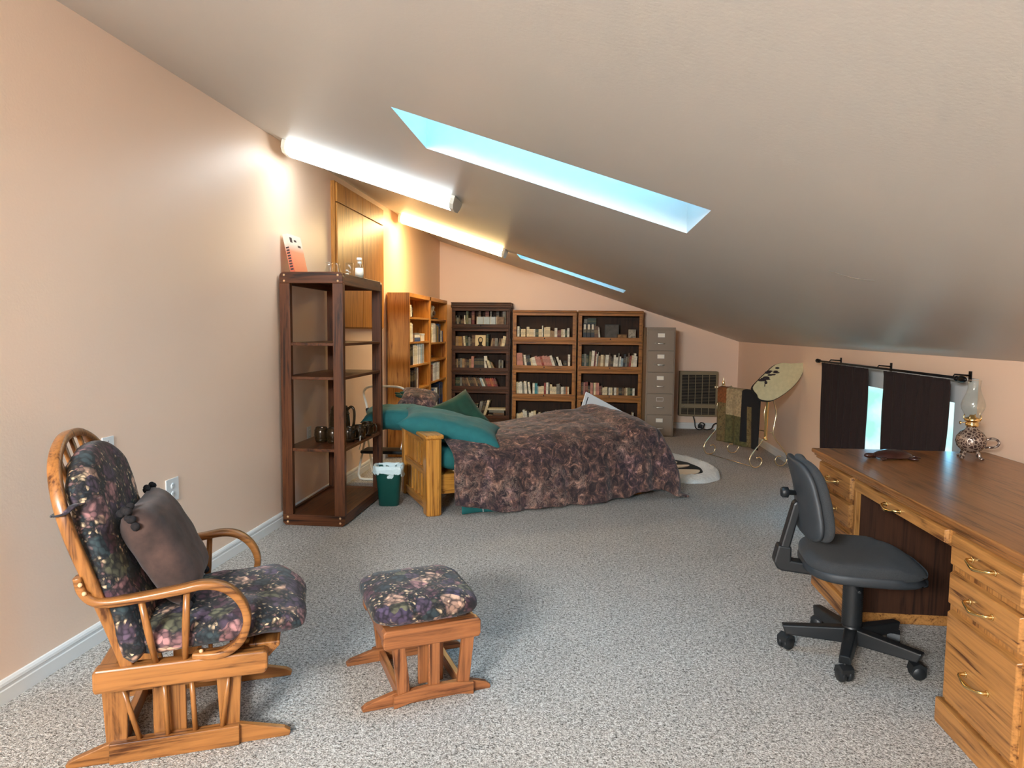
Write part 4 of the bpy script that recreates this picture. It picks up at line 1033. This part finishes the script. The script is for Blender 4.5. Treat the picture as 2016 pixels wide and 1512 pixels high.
o_=build('power_cord', MB().tube(catmull(P,6),.008,7), BLACKP); tag(o_,'tangled dark cord on the carpet under the wall heater','cord')
mb=MB(); mb.box((1.66,9.94,.03),(1.72,9.975,.085)); o_=build('cord_adapter', mb, BLACKP, bevel=.006, rot=(0,0,0)); tag(o_,'small dark plug adapter amid the cord beneath the heater','adapter')

# ------------------------------------------------------------------ brass quilt rack
def rack():
    N=Vector((1.945,7.30,0)); Fp=Vector((1.61,8.03,0))
    ax=(N-Fp); L=ax.length; ang=math.atan2(ax.y,ax.x)
    G=thing('quilt_rack','brass quilt rack with scrolled feet standing near the right wall','quilt rack',tuple((N+Fp)/2),ang)
    # local +x towards the near end, local +y sideways
    for e,x in ((1,L/2),(-1,-L/2)):
        for s_ in (-1,1):
            pts=[(x,s_*.015,.80),(x,s_*.03,.76),(x,s_*.045,.68),(x,s_*.075,.57),(x,s_*.06,.47),(x,s_*.045,.36),(x,s_*.09,.28),(x,s_*.165,.20),(x,s_*.225,.125),(x,s_*.235,.07),(x,s_*.20,.02),(x,s_*.15,.008),(x,s_*.10,.03),(x,s_*.085,.075),(x,s_*.11,.11),(x,s_*.145,.108)]
            lg=build('scroll_leg', MB().tube(catmull(pts,6),.0065,8), CREAMBRASS, G)
            build('tip', MB().ball((x,s_*.145,.108),.010,6).ball((x,s_*.20,.02),.009,6), CREAMBRASS, lg)
        build('finial', MB().lathe([(0,0),(.012,.01),(.018,.03),(.012,.05),(.006,.06),(.009,.072),(0,.10)],(x,0,.79),14), CREAMBRASS, G)
        build('cross_bar', MB().tube([(x,-.10,.775),(x,.10,.775)],.006,8).ball((x,-.105,.775),.014,7).ball((x,.105,.775),.014,7), CREAMBRASS, G)
    build('top_rail', MB().tube([(-L/2,0,.775),(L/2,0,.775)],.010,10), CREAMBRASS, G)
    build('side_rail', MB().tube([(-L/2,-.075,.765),(L/2,-.075,.765)],.007,8), CREAMBRASS, G)
    build('lower_rail', MB().tube([(-L/2,.05,.36),(L/2,.05,.36)],.005,8), CREAMBRASS, G)
    build('floor_wire', MB().tube([(-L/2,-.16,.008),(L/2,-.16,.008)],.004,6), CREAMBRASS, G)
    # quilt draped over the side rail
    Q=MB(); x0,x1=-L/2+.03,L/2-.05
    def qf(a,b_):
        x=x0+(x1-x0)*a; 
        if b_<.12: 
            t=b_/.12; y=-.03-.055*t; z=.785-.01*t*t
        else:
            t=(b_-.12)/.88; y=-.088-.02*math.sin(a*14)*t-.01*math.sin(a*31)*t; z=.775-.60*t-.0*a
        return (x,y,z)
    nu,nv=60,40
    idx=[[Q.av(qf(i/(nu-1),j/(nv-1))) for j in range(nv)] for i in range(nu)]
    for i in range(nu-1):
        for j in range(nv-1):
            a=i/(nu-1); b_=j/(nv-1)
            if a<.22: c=1 if b_<.35 else 0
            elif a<.58: c=2 if b_<.52 else 3
            elif a<.70: c=4 if b_<.9 else 3
            elif a<.86: c=4 if (b_<.35 or a>.80) else 0
            else: c=4
            Q.cur=c; Q.face([idx[i][j],idx[i+1][j],idx[i+1][j+1],idx[i][j+1]],True)
    q=build('patchwork_quilt', Q, [QUILT,Q_RUST,Q_TAN,Q_OLIVE,Q_BLACK], loc=tuple((N+Fp)/2), rot=(0,0,ang), solid=.012); tag(q,'folded patchwork quilt in rust, tan, olive and black on brass rack','quilt')
    # loose brass tube with ball ends held upright at the near end
    p=build('brass_pole', MB().lathe([(0,-.018),(.018,-.012),(.024,.0),(.018,.014),(.013,.02),(.016,.03),(.016,.52),(.020,.53),(.016,.54),(.013,.55),(0,.56)],(0,0,0),16), BRASS, loc=(1.875,7.18,.315), rot=(R(-1),R(1.5),0)); tag(p,'thick upright brass pole with ball foot at the rack near end','pole')
rack()
# khaki padded panel with a curved edge, leaning on the wall above the rack
def khaki():
    o_=[(-.31,-.06),(-.27,-.13),(-.245,-.175),(-.13,-.19),(.0,-.13),(.12,-.04),(.205,.06),(.245,.16),(.252,.185),(.235,.192),(.1,.185),(.02,.19),(-.06,.17),(-.15,.10),(-.24,.02)]
    P=catmull([(x,z,0) for x,z in o_],4,closed=True); pts=[(p.x,p.y) for p in P]
    G=build('padded_panel', MB().prism(pts,'y',-.006,.006), KHAKI, loc=(2.00,7.12,.91), rot=(R(-12),0,R(12)), bevel=.003); tag(G,'khaki fabric panel with curved edge leaning on wall above brass rack','panel')
    build('dark_backing', MB().prism([(x*1.03,z*1.03-.004) for x,z in pts],'y',.006,.03), DARK, G)
    mb=MB(); rr=random.Random(5)
    for k in range(16):
        t=k/15; x=-.23+.17*t+rr.uniform(-.03,.03); z=.02+.12*t+rr.uniform(-.03,.02)
        mb.ball((x,-.007,z-.015),.021,6,(1.6*rr.uniform(.7,1.1),.15,rr.uniform(.3,.55)))
    mb.tube([(-.18,-.008,.0),(-.19,-.008,-.05)],.004,5); mb.ball((-.175,-.008,-.01),.016,6,(1,.2,1))
    build('leaf_print', mb, plain('dark_leaf_ink',srgb(44,30,34),.8), G)
khaki()

# ------------------------------------------------------------------ books
BC={'w':('white',(244,240,230)),'c':('cream',(236,222,190)),'b':('black',(24,22,24)),'n':('navy blue',(26,34,54)),'g':('dark green',(36,60,46)),
 'r':('red',(150,44,34)),'m':('maroon',(112,32,36)),'t':('tan',(166,132,92)),'k':('grey',(132,130,124)),'p':('pink',(206,142,130)),'l':('pale blue',(168,190,204)),
 'u':('blue',(40,82,140)),'y':('mustard',(178,134,62)),'o':('brown',(92,58,38)),'a':('dark brown',(48,30,24)),'q':('turquoise',(64,150,166)),'x':('olive green',(104,108,80)),'e':('orange',(192,108,52))}
BM={}
def book_mat(c):
    if c in BM: return BM[c]
    m,n,p=newmat('book_cover_'+BC[c][0].replace(' ','_')); col=srgb(*BC[c][1]); lum=sum(col[:3])/3
    ink=srgb(60,50,48) if lum>.2 else srgb(188,166,112)
    v=coords(n,(1,1,1),'Generated'); s_=n.nodes.new('ShaderNodeSeparateXYZ'); n.links.new(v,s_.inputs[0])
    band=ramp(n,s_.outputs[2],[(.0,(0,0,0,1)),(.44,(1,1,1,1)),(.74,(0,0,0,1)),(.8,(0,0,0,1)),(.84,(1,1,1,1)),(.88,(0,0,0,1))],'CONSTANT')
    t=noise_tex(n,coords(n,(260,1,150)),1.0,1); th=ramp(n,t.outputs[0],[(.5,(0,0,0,1)),(.56,(.6,.6,.6,1))])
    tone=ramp(n,noise_tex(n,coords(n),40,3).outputs[0],[(.3,tuple(c_*.82 for c_ in col[:3])+(1,)),(.7,tuple(min(1,c_*1.1) for c_ in col[:3])+(1,))])
    n.links.new(mixc(n,mixc(n,1,band,th,'MULTIPLY'),tone,ink),p.inputs['Base Color']); p.inputs['Roughness'].default_value=.5
    BM[c]=m; return m
PAGES=plain('page_edges',srgb(226,214,188),.9,nz=.06,nscale=200)
ORD=['first','second','third','fourth','fifth','sixth','seventh','eighth','ninth','tenth','eleventh','twelfth','thirteenth','fourteenth','fifteenth','sixteenth','seventeenth','eighteenth','nineteenth','twentieth','twenty-first','twenty-second','twenty-third','twenty-fourth','twenty-fifth','twenty-sixth','twenty-seventh','twenty-eighth','twenty-ninth','thirtieth']
brng=random.Random(11)
def book(w_,h_,d,c,pos,ry,rz,label,group,flat=False):
    mb=MB(); cv=min(.004,w_*.18)
    if flat:    # lying down, spine towards the viewer: w_ = thickness (z), h_ = length (x)
        mb.box((0,0,0),(h_,d,cv)); mb.box((0,0,w_-cv),(h_,d,w_)); mb.box((0,0,cv),(h_,cv,w_-cv)); mb.cur=1; mb.box((.004,cv,cv),(h_-.004,d-.004,w_-cv))
    else:
        mb.box((0,0,0),(cv,d,h_)); mb.box((w_-cv,0,0),(w_,d,h_)); mb.box((cv,-.001,0),(w_-cv,cv,h_)); mb.cur=1; mb.box((cv,cv,.004),(w_-cv,d-.004,h_-.005))
    o_=build('book',mb,[book_mat(c),PAGES],loc=pos,rot=(0,ry,rz)); tag(o_,label,'book',group); return o_
def shelf_books(spec, x0, x1, y, z, hmax, depth, shelf_name, facing=0, group=None):
    """spec: list of (colour, width share, height share, lean deg); lean<0 = top to the left. facing=0 spine to -y, 1 spine to +x (row runs along +y)."""
    tot=sum(s[1] for s in spec); W=(x1-x0); k=W/100.; x=x0; 
    occ=0
    for i,(c,w_,h_,ln) in enumerate(spec):
        if c=='_': x+=w_*k; continue
        occ+=1; wd=max(.008,w_*k-.0012); ht=h_*hmax/100.; a=R(abs(ln)); step=w_*k
        wd_eff=max(.007,wd*math.cos(a)); sz='tall' if h_>62 else ('short' if h_<46 else ''); 
        lean=' leaning' if abs(ln)>4 else ''
        th='thick ' if wd>.036 else ('thin ' if wd<.018 else '')
        nm=f"{th}{sz+' ' if sz else ''}{BC[c][0]}{lean} book, {ORD[occ-1]} from left {shelf_name}"
        if ln<=0: px,pz=x,z+.0005
        else: px,pz=x+step-wd_eff*math.cos(a),z+.0005+wd_eff*math.sin(a)
        dd=min(depth,ht*.72+.01); yy=y+brng.uniform(0,.012)
        if facing==0: book(wd_eff,ht,dd,c,(px,yy,pz),R(ln),0,nm,group)
        else:
            o_=book(wd_eff,ht,dd,c,(y-brng.uniform(0,.012),px,pz),0,0,nm,group)
            o_.rotation_euler=(Matrix.Rotation(PI/2,3,'Z')@Matrix.Rotation(R(ln),3,'Y')).to_euler()
        x+=step
def flat_stack(items, x, y, z, names):
    for (c,th,ln,dx),nm in zip(items,names):
        book(th,ln,.16,c,(x+dx,y,z+.0005),0,0,nm,None,flat=True); z+=th+.001

# ------------------------------------------------------------------ barrister bookcases
def barrister(label, X0, X1, yf, zs, top, W, cap, depth=.29, glassy=True, knob=BLACKP):
    cx=(X0+X1)/2; hw=(X1-X0)/2
    G=thing('barrister_bookcase',label,'bookcase',(cx,yf+depth/2,0))
    hy=depth/2; sp=.022
    for i,(za,zb) in enumerate(zip(zs,zs[1:])):
        sec=MB().box((-hw,-hy+.012,za),(-hw+sp,hy,zb-.002)).box((hw-sp,-hy+.012,za),(hw,hy,zb-.002)).box((-hw+sp,-hy+.014,za),(hw-sp,hy,za+.018)).box((-hw+sp,-hy+.02,zb-.014),(hw-sp,hy-.01,zb-.002))
        s_=build('case_section', sec, W['x'], G, bevel=.002); build('shade_tinted_case_back', MB().box((-hw+sp,hy-.01,za+.018),(hw-sp,hy,zb-.014)), RECESS, s_)  # back tinted dark, painting in the shade inside the case
        build('ledge', MB().box((-hw-.002,-hy-.004,za-.004),(hw+.002,-hy+.02,za+.010)), W['x'], s_, bevel=.003)
        fr=MB(); a,b_=za+.012,zb-.012; fw=.045; fx=hw-sp*.75
        fr.box((-fx,-hy,a),(fx,-hy+.016,a+fw)).box((-fx,-hy,b_-fw*.72),(fx,-hy+.016,b_)).box((-fx,-hy,a+fw),(-fx+fw*.82,-hy+.016,b_-fw*.72)).box((fx-fw*.82,-hy,a+fw),(fx,-hy+.016,b_-fw*.72))
        d=build('glass_door', fr, W['x'], G, bevel=.003)
        build('pane', MB().box((-fx+fw*.8,-hy+.007,a+fw-.002),(fx-fw*.8,-hy+.010,b_-fw*.7)), GLASS, d)
        build('knob', MB().ball((0,-hy-.006,a+fw*.5),.009,7), knob, d)
    z0=zs[0]; build('base', MB().box((-hw,-hy-.008,0),(hw,hy,z0-.004)), W['x'], G, bevel=.006)
    zt=zs[-1]
    if cap: mb=MB().box((-hw-.012,-hy-.012,zt),(hw+.012,hy,zt+.03)).box((-hw-.006,-hy-.004,zt+.03),(hw+.006,hy,top-.012)).box((-hw-.012,-hy-.012,top-.012),(hw+.012,hy,top))
    else: mb=MB().box((-hw-.006,-hy-.008,zt),(hw+.006,hy,zt+.016)).box((-hw-.002,-hy-.002,zt+.016),(hw+.002,hy,top))
    build('top_cap', mb, W['x'], G, bevel=.004)
    return G
YB_=9.75
WZ=[.115,.535,.800,1.112,1.425,1.715]
barrister('dark walnut glass-front barrister bookcase, tallest of the three on far wall',-1.872,-1.03,YB_,WZ,1.79,WAL,True)
OZ=[.03,.44,.845,1.252,1.655]
barrister('oak glass-front barrister bookcase in the middle, between walnut and oak ones',-.99,-.088,YB_,OZ,1.685,CASEOAK,False)
barrister('oak glass-front barrister bookcase on the right, beside the filing cabinet',-.064,.838,YB_,OZ,1.685,CASEOAK,False)
yb=YB_+.045; T_=lambda z: z+.018
# walnut case
xa,xb=-1.825,-1.075
g='walnut case books'
shelf_books([('b',3,78,0),('k',4,62,-4),('b',3,78,-4),('a',4,50,0),('o',4,55,-3),('w',2,78,-4),('x',5,70,0),('k',5,60,0)],xa,xb,yb,T_(WZ[4]),.21,.17,'on the walnut case top shelf')
def photo_card(label,x,z,w_,h_,mat,ry=0,cat='card',name='framed_print',d=0):
    o_=build(name, MB().box((-w_/2,-.006,0),(w_/2,.006,h_)), mat, loc=(x,yb+.012+d,z+.0006), rot=(R(-6),ry,0)); tag(o_,label,cat); return o_
BLUEC=plain('pale_blue_card',srgb(176,196,214),.5,nz=.08,nscale=30); BROWNP=plain('sepia_print',srgb(120,96,80),.6,nz=.5,nscale=25)
z=T_(WZ[4]); 
for i,(x,w_,m,lb) in enumerate([(-1.47,.09,BLUEC,'pale blue greeting card left of two others, top shelf of walnut case'),(-1.375,.085,BLUEC,'pale blue greeting card in the middle, top shelf of walnut case'),(-1.285,.08,BLUEC,'pale blue greeting card right of two others, top shelf of walnut case'),(-1.175,.11,BROWNP,'sepia photograph print at the right end, top shelf of walnut case')]):
    o_=photo_card(lb,x,z,w_,.145,m,cat='card' if i<3 else 'photograph',name='greeting_card' if i<3 else 'photo_print')
    build('card_edge', MB().box((-w_/2-.003,-.0075,0),(-w_/2+.004,-.006,.147)), LABELW, o_)
for i,(x,w_,c) in enumerate([(-1.68,.03,'x'),(-1.60,.04,'m'),(-1.5,.035,'o'),(-1.4,.05,'m'),(-1.33,.022,'k'),(-1.24,.04,'a'),(-1.15,.045,'k')]):
    book(w_,.225,.15,c,(x,yb+.07,z+.0005),0,0,f"tall {BC[c][0]} volume showing above the cards, {ORD[i]} in walnut case top back row",'back row of tall volumes on the walnut top shelf')
shelf_books([('t',6,72,0),('y',4,70,-3),('y',4,70,-5),('o',3,70,-6),('c',4,73,-6),('g',4,74,-4),('k',4,68,0),('a',3,60,0),('o',8,80,0),('_',20,0,0),('g',4,86,0),('_',3,0,0),('t',4,60,10),('o',5,62,4),('k',6,62,2),('o',3,62,8),('t',3,60,10),('c',6,74,10),('a',4,66,4),('g',3,66,4),('o',5,60,3)],xa,xb,yb,T_(WZ[3]),.245,.17,'on the walnut case second shelf')
# small bearded-portrait card
o_=photo_card('cream card with a dark bearded-man portrait, walnut case second shelf',-1.46,T_(WZ[3]),.150,.195,plain('portrait_card',srgb(232,214,176),.6),cat='portrait card',name='portrait_card')
o_.location.y-=.018
mb=MB()
def disc(mb,cx,cz,rx,rz,y=-.0072,n=18): mb.prism([(cx+rx*math.cos(-2*PI*k/n),cz+rz*math.sin(-2*PI*k/n)) for k in range(n)][::-1],'y',y,-.006)
disc(mb,0,.125,.036,.044); mb.prism([(-.045,.035),(-.02,.065),(.02,.065),(.045,.035),(.03,.018),(0,.03),(-.03,.018)],'y',-.0072,-.006); disc(mb,0,.088,.028,.030)
po=build('portrait_ink', mb, plain('portrait_ink',srgb(46,36,30),.8), o_)
mb=MB(); disc(mb,.002,.125,.024,.030,-.0082); build('portrait_face', mb, plain('portrait_skin_tone',srgb(208,186,148),.7), po)
shelf_books([('o',3,66,0),('t',2,66,0),('a',4,70,0),('k',4,70,0),('t',5,68,0),('o',4,66,0),('a',5,64,0),('t',4,66,0),('p',5,82,0),('b',6,72,0),('b',6,74,0),('b',6,74,0),('a',3,72,0),('w',6,84,-3),('a',3,58,-14),('c',3,62,-18),('c',3,60,-20),('x',3,56,-22),('t',3,52,-24),('_',6,0,0),('k',3,62,0),('a',3,64,0),('k',3,60,0)],xa,xb,yb,T_(WZ[2]),.245,.17,'on the walnut case third shelf')
shelf_books([('g',5,80,0),('g',4,80,0),('k',4,78,0),('a',4,84,-10),('o',4,82,-12),('a',3,80,-14),('o',4,80,-16),('t',3,80,-18),('a',4,84,-18),('a',4,86,-18),('o',4,84,-18),('t',3,82,-18),('a',4,84,-18),('o',4,82,-18),('l',4,80,-20),('w',3,76,-22),('o',4,80,-20),('r',4,78,-20),('r',4,78,-20),('e',4,78,-20),('r',4,80,-20),('m',4,78,-20)],xa,xb,yb,T_(WZ[1]),.20,.17,'on the walnut case fourth shelf')
shelf_books([('c',3,84,-8),('a',6,86,-6),('_',4,0,0),('w',5,62,6),('m',4,62,6),('l',5,62,8),('g',5,62,4),('x',5,60,4),('g',5,60,6),('k',6,72,12),('a',5,74,14),('c',5,80,16)],xa,xb,yb,T_(WZ[0]),.32,.2,'on the walnut case bottom shelf')
flat_stack([('c',.034,.235,0),('o',.04,.16,.08),('k',.035,.22,.02),('c',.024,.27,-.01)],xb-.275,yb,T_(WZ[0]),['cream book lying flat at the bottom of stack, walnut case bottom shelf','brown book lying flat, second up in walnut case bottom stack','grey book lying flat, third up in walnut case bottom stack','wide cream book lying flat on top, walnut case bottom stack'])
# oak case, middle
xa,xb=-.93,-.148; H_=.32
shelf_books([('w',4,58,0),('b',3,52,0),('c',4,46,0),('c',4,46,0),('_',2,0,0),('c',5,56,0),('c',8,46,0),('w',3,46,0),('g',3,46,0),('g',3,46,0),('c',6,46,0),('w',2,62,0),('g',2,50,0),('c',3,54,0),('c',3,56,0),('c',5,56,0),('t',4,40,0),('t',4,38,0),('w',5,52,0),('m',4,42,0),('m',3,44,0),('c',4,46,0),('w',3,46,0),('g',4,42,0),('w',4,52,0)],xa,xb,yb,T_(OZ[3]),H_,.2,'on the middle oak case top shelf')
shelf_books([('p',8,66,-5),('p',4,66,-6),('o',3,64,-7),('w',4,58,-8),('n',4,56,-9),('n',4,58,-9),('c',4,44,-14),('w',4,48,-15),('w',3,50,-16),('p',5,54,-17),('p',5,52,-18),('r',4,54,-18),('p',5,56,-18),('p',5,56,-18),('p',5,54,-19),('w',5,58,-20),('b',4,50,-20),('_',2,0,0),('w',4,52,-18),('w',3,38,-18),('b',6,34,0),('_',2,0,0),('w',4,62,0)],xa,xb,yb,T_(OZ[2]),H_,.2,'on the middle oak case second shelf')
shelf_books([('c',4,62,-3),('w',3,60,-3),('w',4,64,-4),('k',4,60,-4),('w',5,66,-5),('a',3,50,-8),('w',4,62,-8),('_',2,0,0),('w',4,58,0),('q',5,58,0),('l',2,46,0),('c',5,44,0),('c',5,46,0),('r',4,60,0),('w',4,62,0),('b',3,60,0),('c',4,54,0),('c',4,44,0),('c',4,44,0),('k',6,56,0),('a',2,50,0),('w',5,44,0),('k',4,44,0),('e',3,44,0),('c',3,44,0)],xa,xb,yb,T_(OZ[1]),H_,.2,'on the middle oak case third shelf')
shelf_books([('c',5,48,0),('c',4,48,0),('c',4,52,-4),('w',4,64,-4),('w',4,60,-5),('n',3,58,-4),('w',4,52,-3),('w',4,58,-3),('c',5,60,-3),('b',3,48,0),('t',4,50,0),('c',4,54,-10),('w',3,52,4),('n',4,58,0),('k',4,58,0),('n',4,56,6),('w',4,46,5),('w',4,48,0),('w',2,64,0),('c',4,46,0),('w',4,54,0),('p',4,52,0)],xa,xb,yb,T_(OZ[0]),H_,.2,'on the middle oak case bottom shelf')
# right oak case
xa,xb=-.005,.778
for i,x in enumerate((.005,.06,.115)):
    bd_=build('ring_binder', MB().box((0,0,0),(.05,.2,.235)), book_mat('n'), loc=(x,yb,T_(OZ[3])+.0005), bevel=.002); tag(bd_,('leftmost','middle','rightmost')[i]+' of three navy binders with white spine labels, right oak top shelf','binder')
    build('spine_label', MB().box((.012,-.001,.15),(.038,.001,.222)), LABELW, bd_)
shelf_books([('_',20,0,0),('o',9,62,0),('_',1,0,0),('w',3,56,-7)],xa,xb,yb,T_(OZ[3]),H_,.2,'on the right oak case top shelf')
shelf_books([('_',3,0,0),('k',6,90,0),('g',16,94,0)],xa,xb,yb+.10,T_(OZ[3]),.33,.1,'behind the binders in the right oak case')
def frame_thing(label,x,w_,h_,dark,pic,ry=0):
    G_=build('picture_frame', MB().box((-w_/2,-.008,0),(w_/2,.008,h_)), dark, loc=(x,yb+.03,T_(OZ[3])+.0006), rot=(R(-8),0,ry), bevel=.002); tag(G_,label,'picture frame')
    build('picture', MB().box((-w_/2+.012,-.0095,.012),(w_/2-.012,-.008,h_-.012)), pic, G_)
frame_thing('large dark picture frame with small pale figures, right oak top shelf',.41,.20,.225,plain('slate_frame',srgb(44,48,50),.5),plain('dark_photo',srgb(70,66,64),.5,nz=.6,nscale=18))
frame_thing('low wide brown picture frame, between dark frame and small photo',.555,.15,.09,plain('brown_frame',srgb(74,52,32),.5),plain('amber_photo',srgb(150,112,70),.5,nz=.6,nscale=22),.1)
frame_thing('small black and white photo frame at right end, right oak top shelf',.692,.105,.155,plain('pewter_frame',srgb(150,140,126),.4),plain('grey_photo',srgb(150,142,130),.5,nz=.7,nscale=30),-.1)
shelf_books([('g',4,64,0),('k',4,66,0),('g',4,62,0),('x',4,76,3),('w',5,80,4),('m',3,76,5),('w',2,66,5),('k',2,74,5),('t',5,58,3),('c',5,62,2),('t',3,60,2),('w',6,62,4),('o',2,70,4),('o',3,58,3),('a',4,50,0),('w',4,62,3),('w',4,52,3),('k',2,70,3),('w',3,56,4),('l',4,48,4),('n',4,66,5),('k',3,56,5),('o',3,72,6),('r',4,60,7),('c',4,62,6),('w',4,70,5),('w',3,58,3)],xa,xb,yb,T_(OZ[2]),H_,.2,'on the right oak case second shelf')
shelf_books([('o',4,66,0),('p',2,66,0),('m',6,68,0),('a',4,50,0),('p',5,64,0),('_',1,0,0),('c',4,64,0),('p',3,64,0),('p',3,64,0),('m',3,50,0),('o',3,52,0),('c',4,44,0),('c',5,46,0),('b',2,44,0),('w',3,44,0),('c',4,44,0),('a',3,42,0),('w',4,44,0),('t',4,44,0),('b',3,44,0),('b',3,44,0),('o',4,44,0),('t',3,42,0),('c',3,44,0),('x',5,44,0),('g',4,42,0),('w',4,42,0)],xa,xb,yb,T_(OZ[1]),H_,.2,'on the right oak case third shelf')
shelf_books([('_',60,0,0),('k',2,76,0),('b',3,56,0),('w',4,62,0),('b',2,48,0),('w',3,60,0),('k',4,46,0),('b',4,50,0),('k',3,52,0),('w',4,50,0),('b',3,44,0),('w',3,62,0)],xa,xb,yb,T_(OZ[0]),H_,.2,'on the right oak case bottom shelf')
shelf_books([('c',4,54,0),('w',4,58,0),('t',4,54,0),('k',4,58,0),('w',4,60,0)],xa,xa+.783,yb,T_(OZ[0]),H_,.2,'at the left end, right oak case bottom shelf')

# ------------------------------------------------------------------ open double bookcase on the left wall
def open_case():
    y0,y1,x1,H=7.285,9.37,-1.862,1.795; xw=XL+.015
    G=thing('open_bookcase','yellow oak open double bookcase standing against the left wall','bookcase',((xw+x1)/2,(y0+y1)/2,0))
    hx=(x1-xw)/2; hy=(y1-y0)/2; m=8.33-(y0+y1)/2
    build('side_panel', MB().box((-hx,-hy,0),(hx,-hy+.03,H)), LIGHTOAK['z'], G, bevel=.003)
    build('side_panel', MB().box((-hx,hy-.03,0),(hx,hy,H-.0)), LIGHTOAK['z'], G, bevel=.003)
    build('divider', MB().box((-hx,m-.03,0),(hx,m+.03,H)), LIGHTOAK['z'], G, bevel=.003)
    build('back_panel', MB().box((-hx,-hy+.03,.03),(-hx+.008,hy-.03,H-.02)), LIGHTOAK['z'], G)
    build('top', MB().box((-hx,-hy+.03,H-.045),(hx,hy-.03,H-.0)), LIGHTOAK['y'], G, bevel=.003)
    build('base', MB().box((-hx,-hy+.03,0),(hx-.01,hy-.03,.09)), LIGHTOAK['y'], G, bevel=.003)
    for ya,yb2,zs in ((-hy+.03,m-.03,LZ),(m+.03,hy-.03,RZ)):
        for z in zs[1:]: build('shelf', MB().box((-hx+.008,ya,z-.022),(hx-.008,yb2,z)), LIGHTOAK['y'], G, bevel=.002)
LZ=[.09,.385,.72,1.0,1.26,1.535]; RZ=[.09,.39,.745,1.02,1.235,1.53]
open_case()
xs=-1.885
def lb(spec,ya,yb2,z,hm,nm,d=.2): shelf_books(spec,ya,yb2,xs,z,hm,d,nm,facing=1)
L0,L1,R0,R1=7.325,8.29,8.37,9.33
N_='of yellow bookcase'
lb([('b',5,84,0),('w',7,88,-5),('w',6,60,-8),('a',5,50,-10)],L0,L1,LZ[5],.21,'on the top left shelf '+N_,.18)
lb([('w',6,78,0),('c',7,84,0),('c',6,84,0),('w',5,80,0)],L0,L1,LZ[4],.25,'on the second left shelf '+N_)
flat_stack_left=[('u',.045,.26,'blue book lying flat under others, second left shelf of yellow bookcase'),('w',.03,.24,'white book lying flat mid-stack, second left shelf of yellow bookcase'),('k',.02,.22,'grey book lying flat topmost, second left shelf of yellow bookcase')]
z=LZ[4]
for c,th,ln,nm in flat_stack_left:
    o_=book(th,ln,.16,c,(xs,7.62,z+.0005),0,PI/2,nm,None,flat=True); z+=th+.001
bx=build('card_box', MB().box((0,0,0),(.12,.16,.085)), LABELW, loc=(xs-.13,7.98,LZ[4]+.0005), bevel=.003); tag(bx,'small cream box at the right end, second left shelf of yellow bookcase','box')
build('lid', MB().box((-.003,-.003,.07),(.123,.163,.09)), OUTP, bx, bevel=.002)
lb([('w',5,76,0),('b',9,92,0),('b',9,94,0),('w',5,92,0),('c',8,94,0),('c',8,90,0),('w',7,96,0),('k',4,92,0),('w',8,96,0),('l',5,94,0),('w',5,98,0),('k',4,90,0),('w',5,96,0)],L0,L1,LZ[3],.24,'on the third left shelf '+N_)
lb([('b',8,70,0),('b',9,88,0),('b',10,84,0),('a',9,90,0),('k',6,94,0),('t',5,92,0),('w',4,92,0),('m',4,90,0)],L0,L1,LZ[2],.26,'on the fourth left shelf '+N_)
lb([('n',9,88,0),('w',9,62,-12),('u',10,84,-6),('w',9,58,0),('w',9,76,0),('l',8,94,0),('l',8,88,0),('w',8,84,0),('u',7,78,0),('w',8,80,0)],L0,L1,LZ[1],.30,'on the fifth left shelf '+N_)
lb([('r',8,60,0),('o',6,70,0),('c',6,64,0),('w',6,92,0),('w',8,98,0),('w',7,96,0),('k',6,90,0),('x',6,88,0),('y',5,80,0),('u',8,96,0),('n',8,94,0),('w',7,60,0),('u',5,58,0)],R0,R1,RZ[4],.25,'on the second right shelf '+N_)
lb([('m',22,86,0),('w',12,92,0),('w',8,94,0),('k',5,90,0),('w',8,96,0),('w',5,90,0),('c',6,96,0)],R0,R1,RZ[2],.24,'on the fourth right shelf '+N_)
lb([('w',8,60,0),('w',8,70,0),('c',5,60,0),('u',10,76,0),('w',6,72,0),('l',6,74,0),('w',6,78,0),('n',10,92,0),('u',10,96,0),('n',9,98,0),('u',9,92,0)],R0,R1,RZ[1],.32,'on the fifth right shelf '+N_)
# small bust-like figurine on the top right shelf, folded item on the third
G=thing('figurine','small white and bronze duck-like figurine on yellow bookcase top right shelf','figurine',(-1.96,8.80,RZ[5]))
build('plinth', MB().box((-.06,-.13,0),(.06,.13,.018)), BLACKP, G, bevel=.003)
mb=MB().ball((0,.0,.075),.06,10,(.8,1.5,.85)); mb.ball((0,.055,.15),.034,8); mb.tube([(0,.03,.09),(0,.05,.14)],[.04,.025],10); build('figure_body', mb, plain('grey_glaze',srgb(176,168,156),.4,nz=.3,nscale=25), G)
build('beak', MB().ball((0,.095,.145),.014,6,(.7,1.8,.6)), TURT, G); build('wing', MB().ball((.045,-.02,.08),.04,7,(.3,1.5,.8)), TURT, G)
o_=build('ceramic_dish', MB().lathe([(0,.003),(.03,.003),(.065,.03),(.07,.045)],(0,0,0),20), TURT, loc=(-1.96,8.6,RZ[3]), solid=.004); tag(o_,'small brown dish alone on the third right shelf of yellow bookcase','dish')
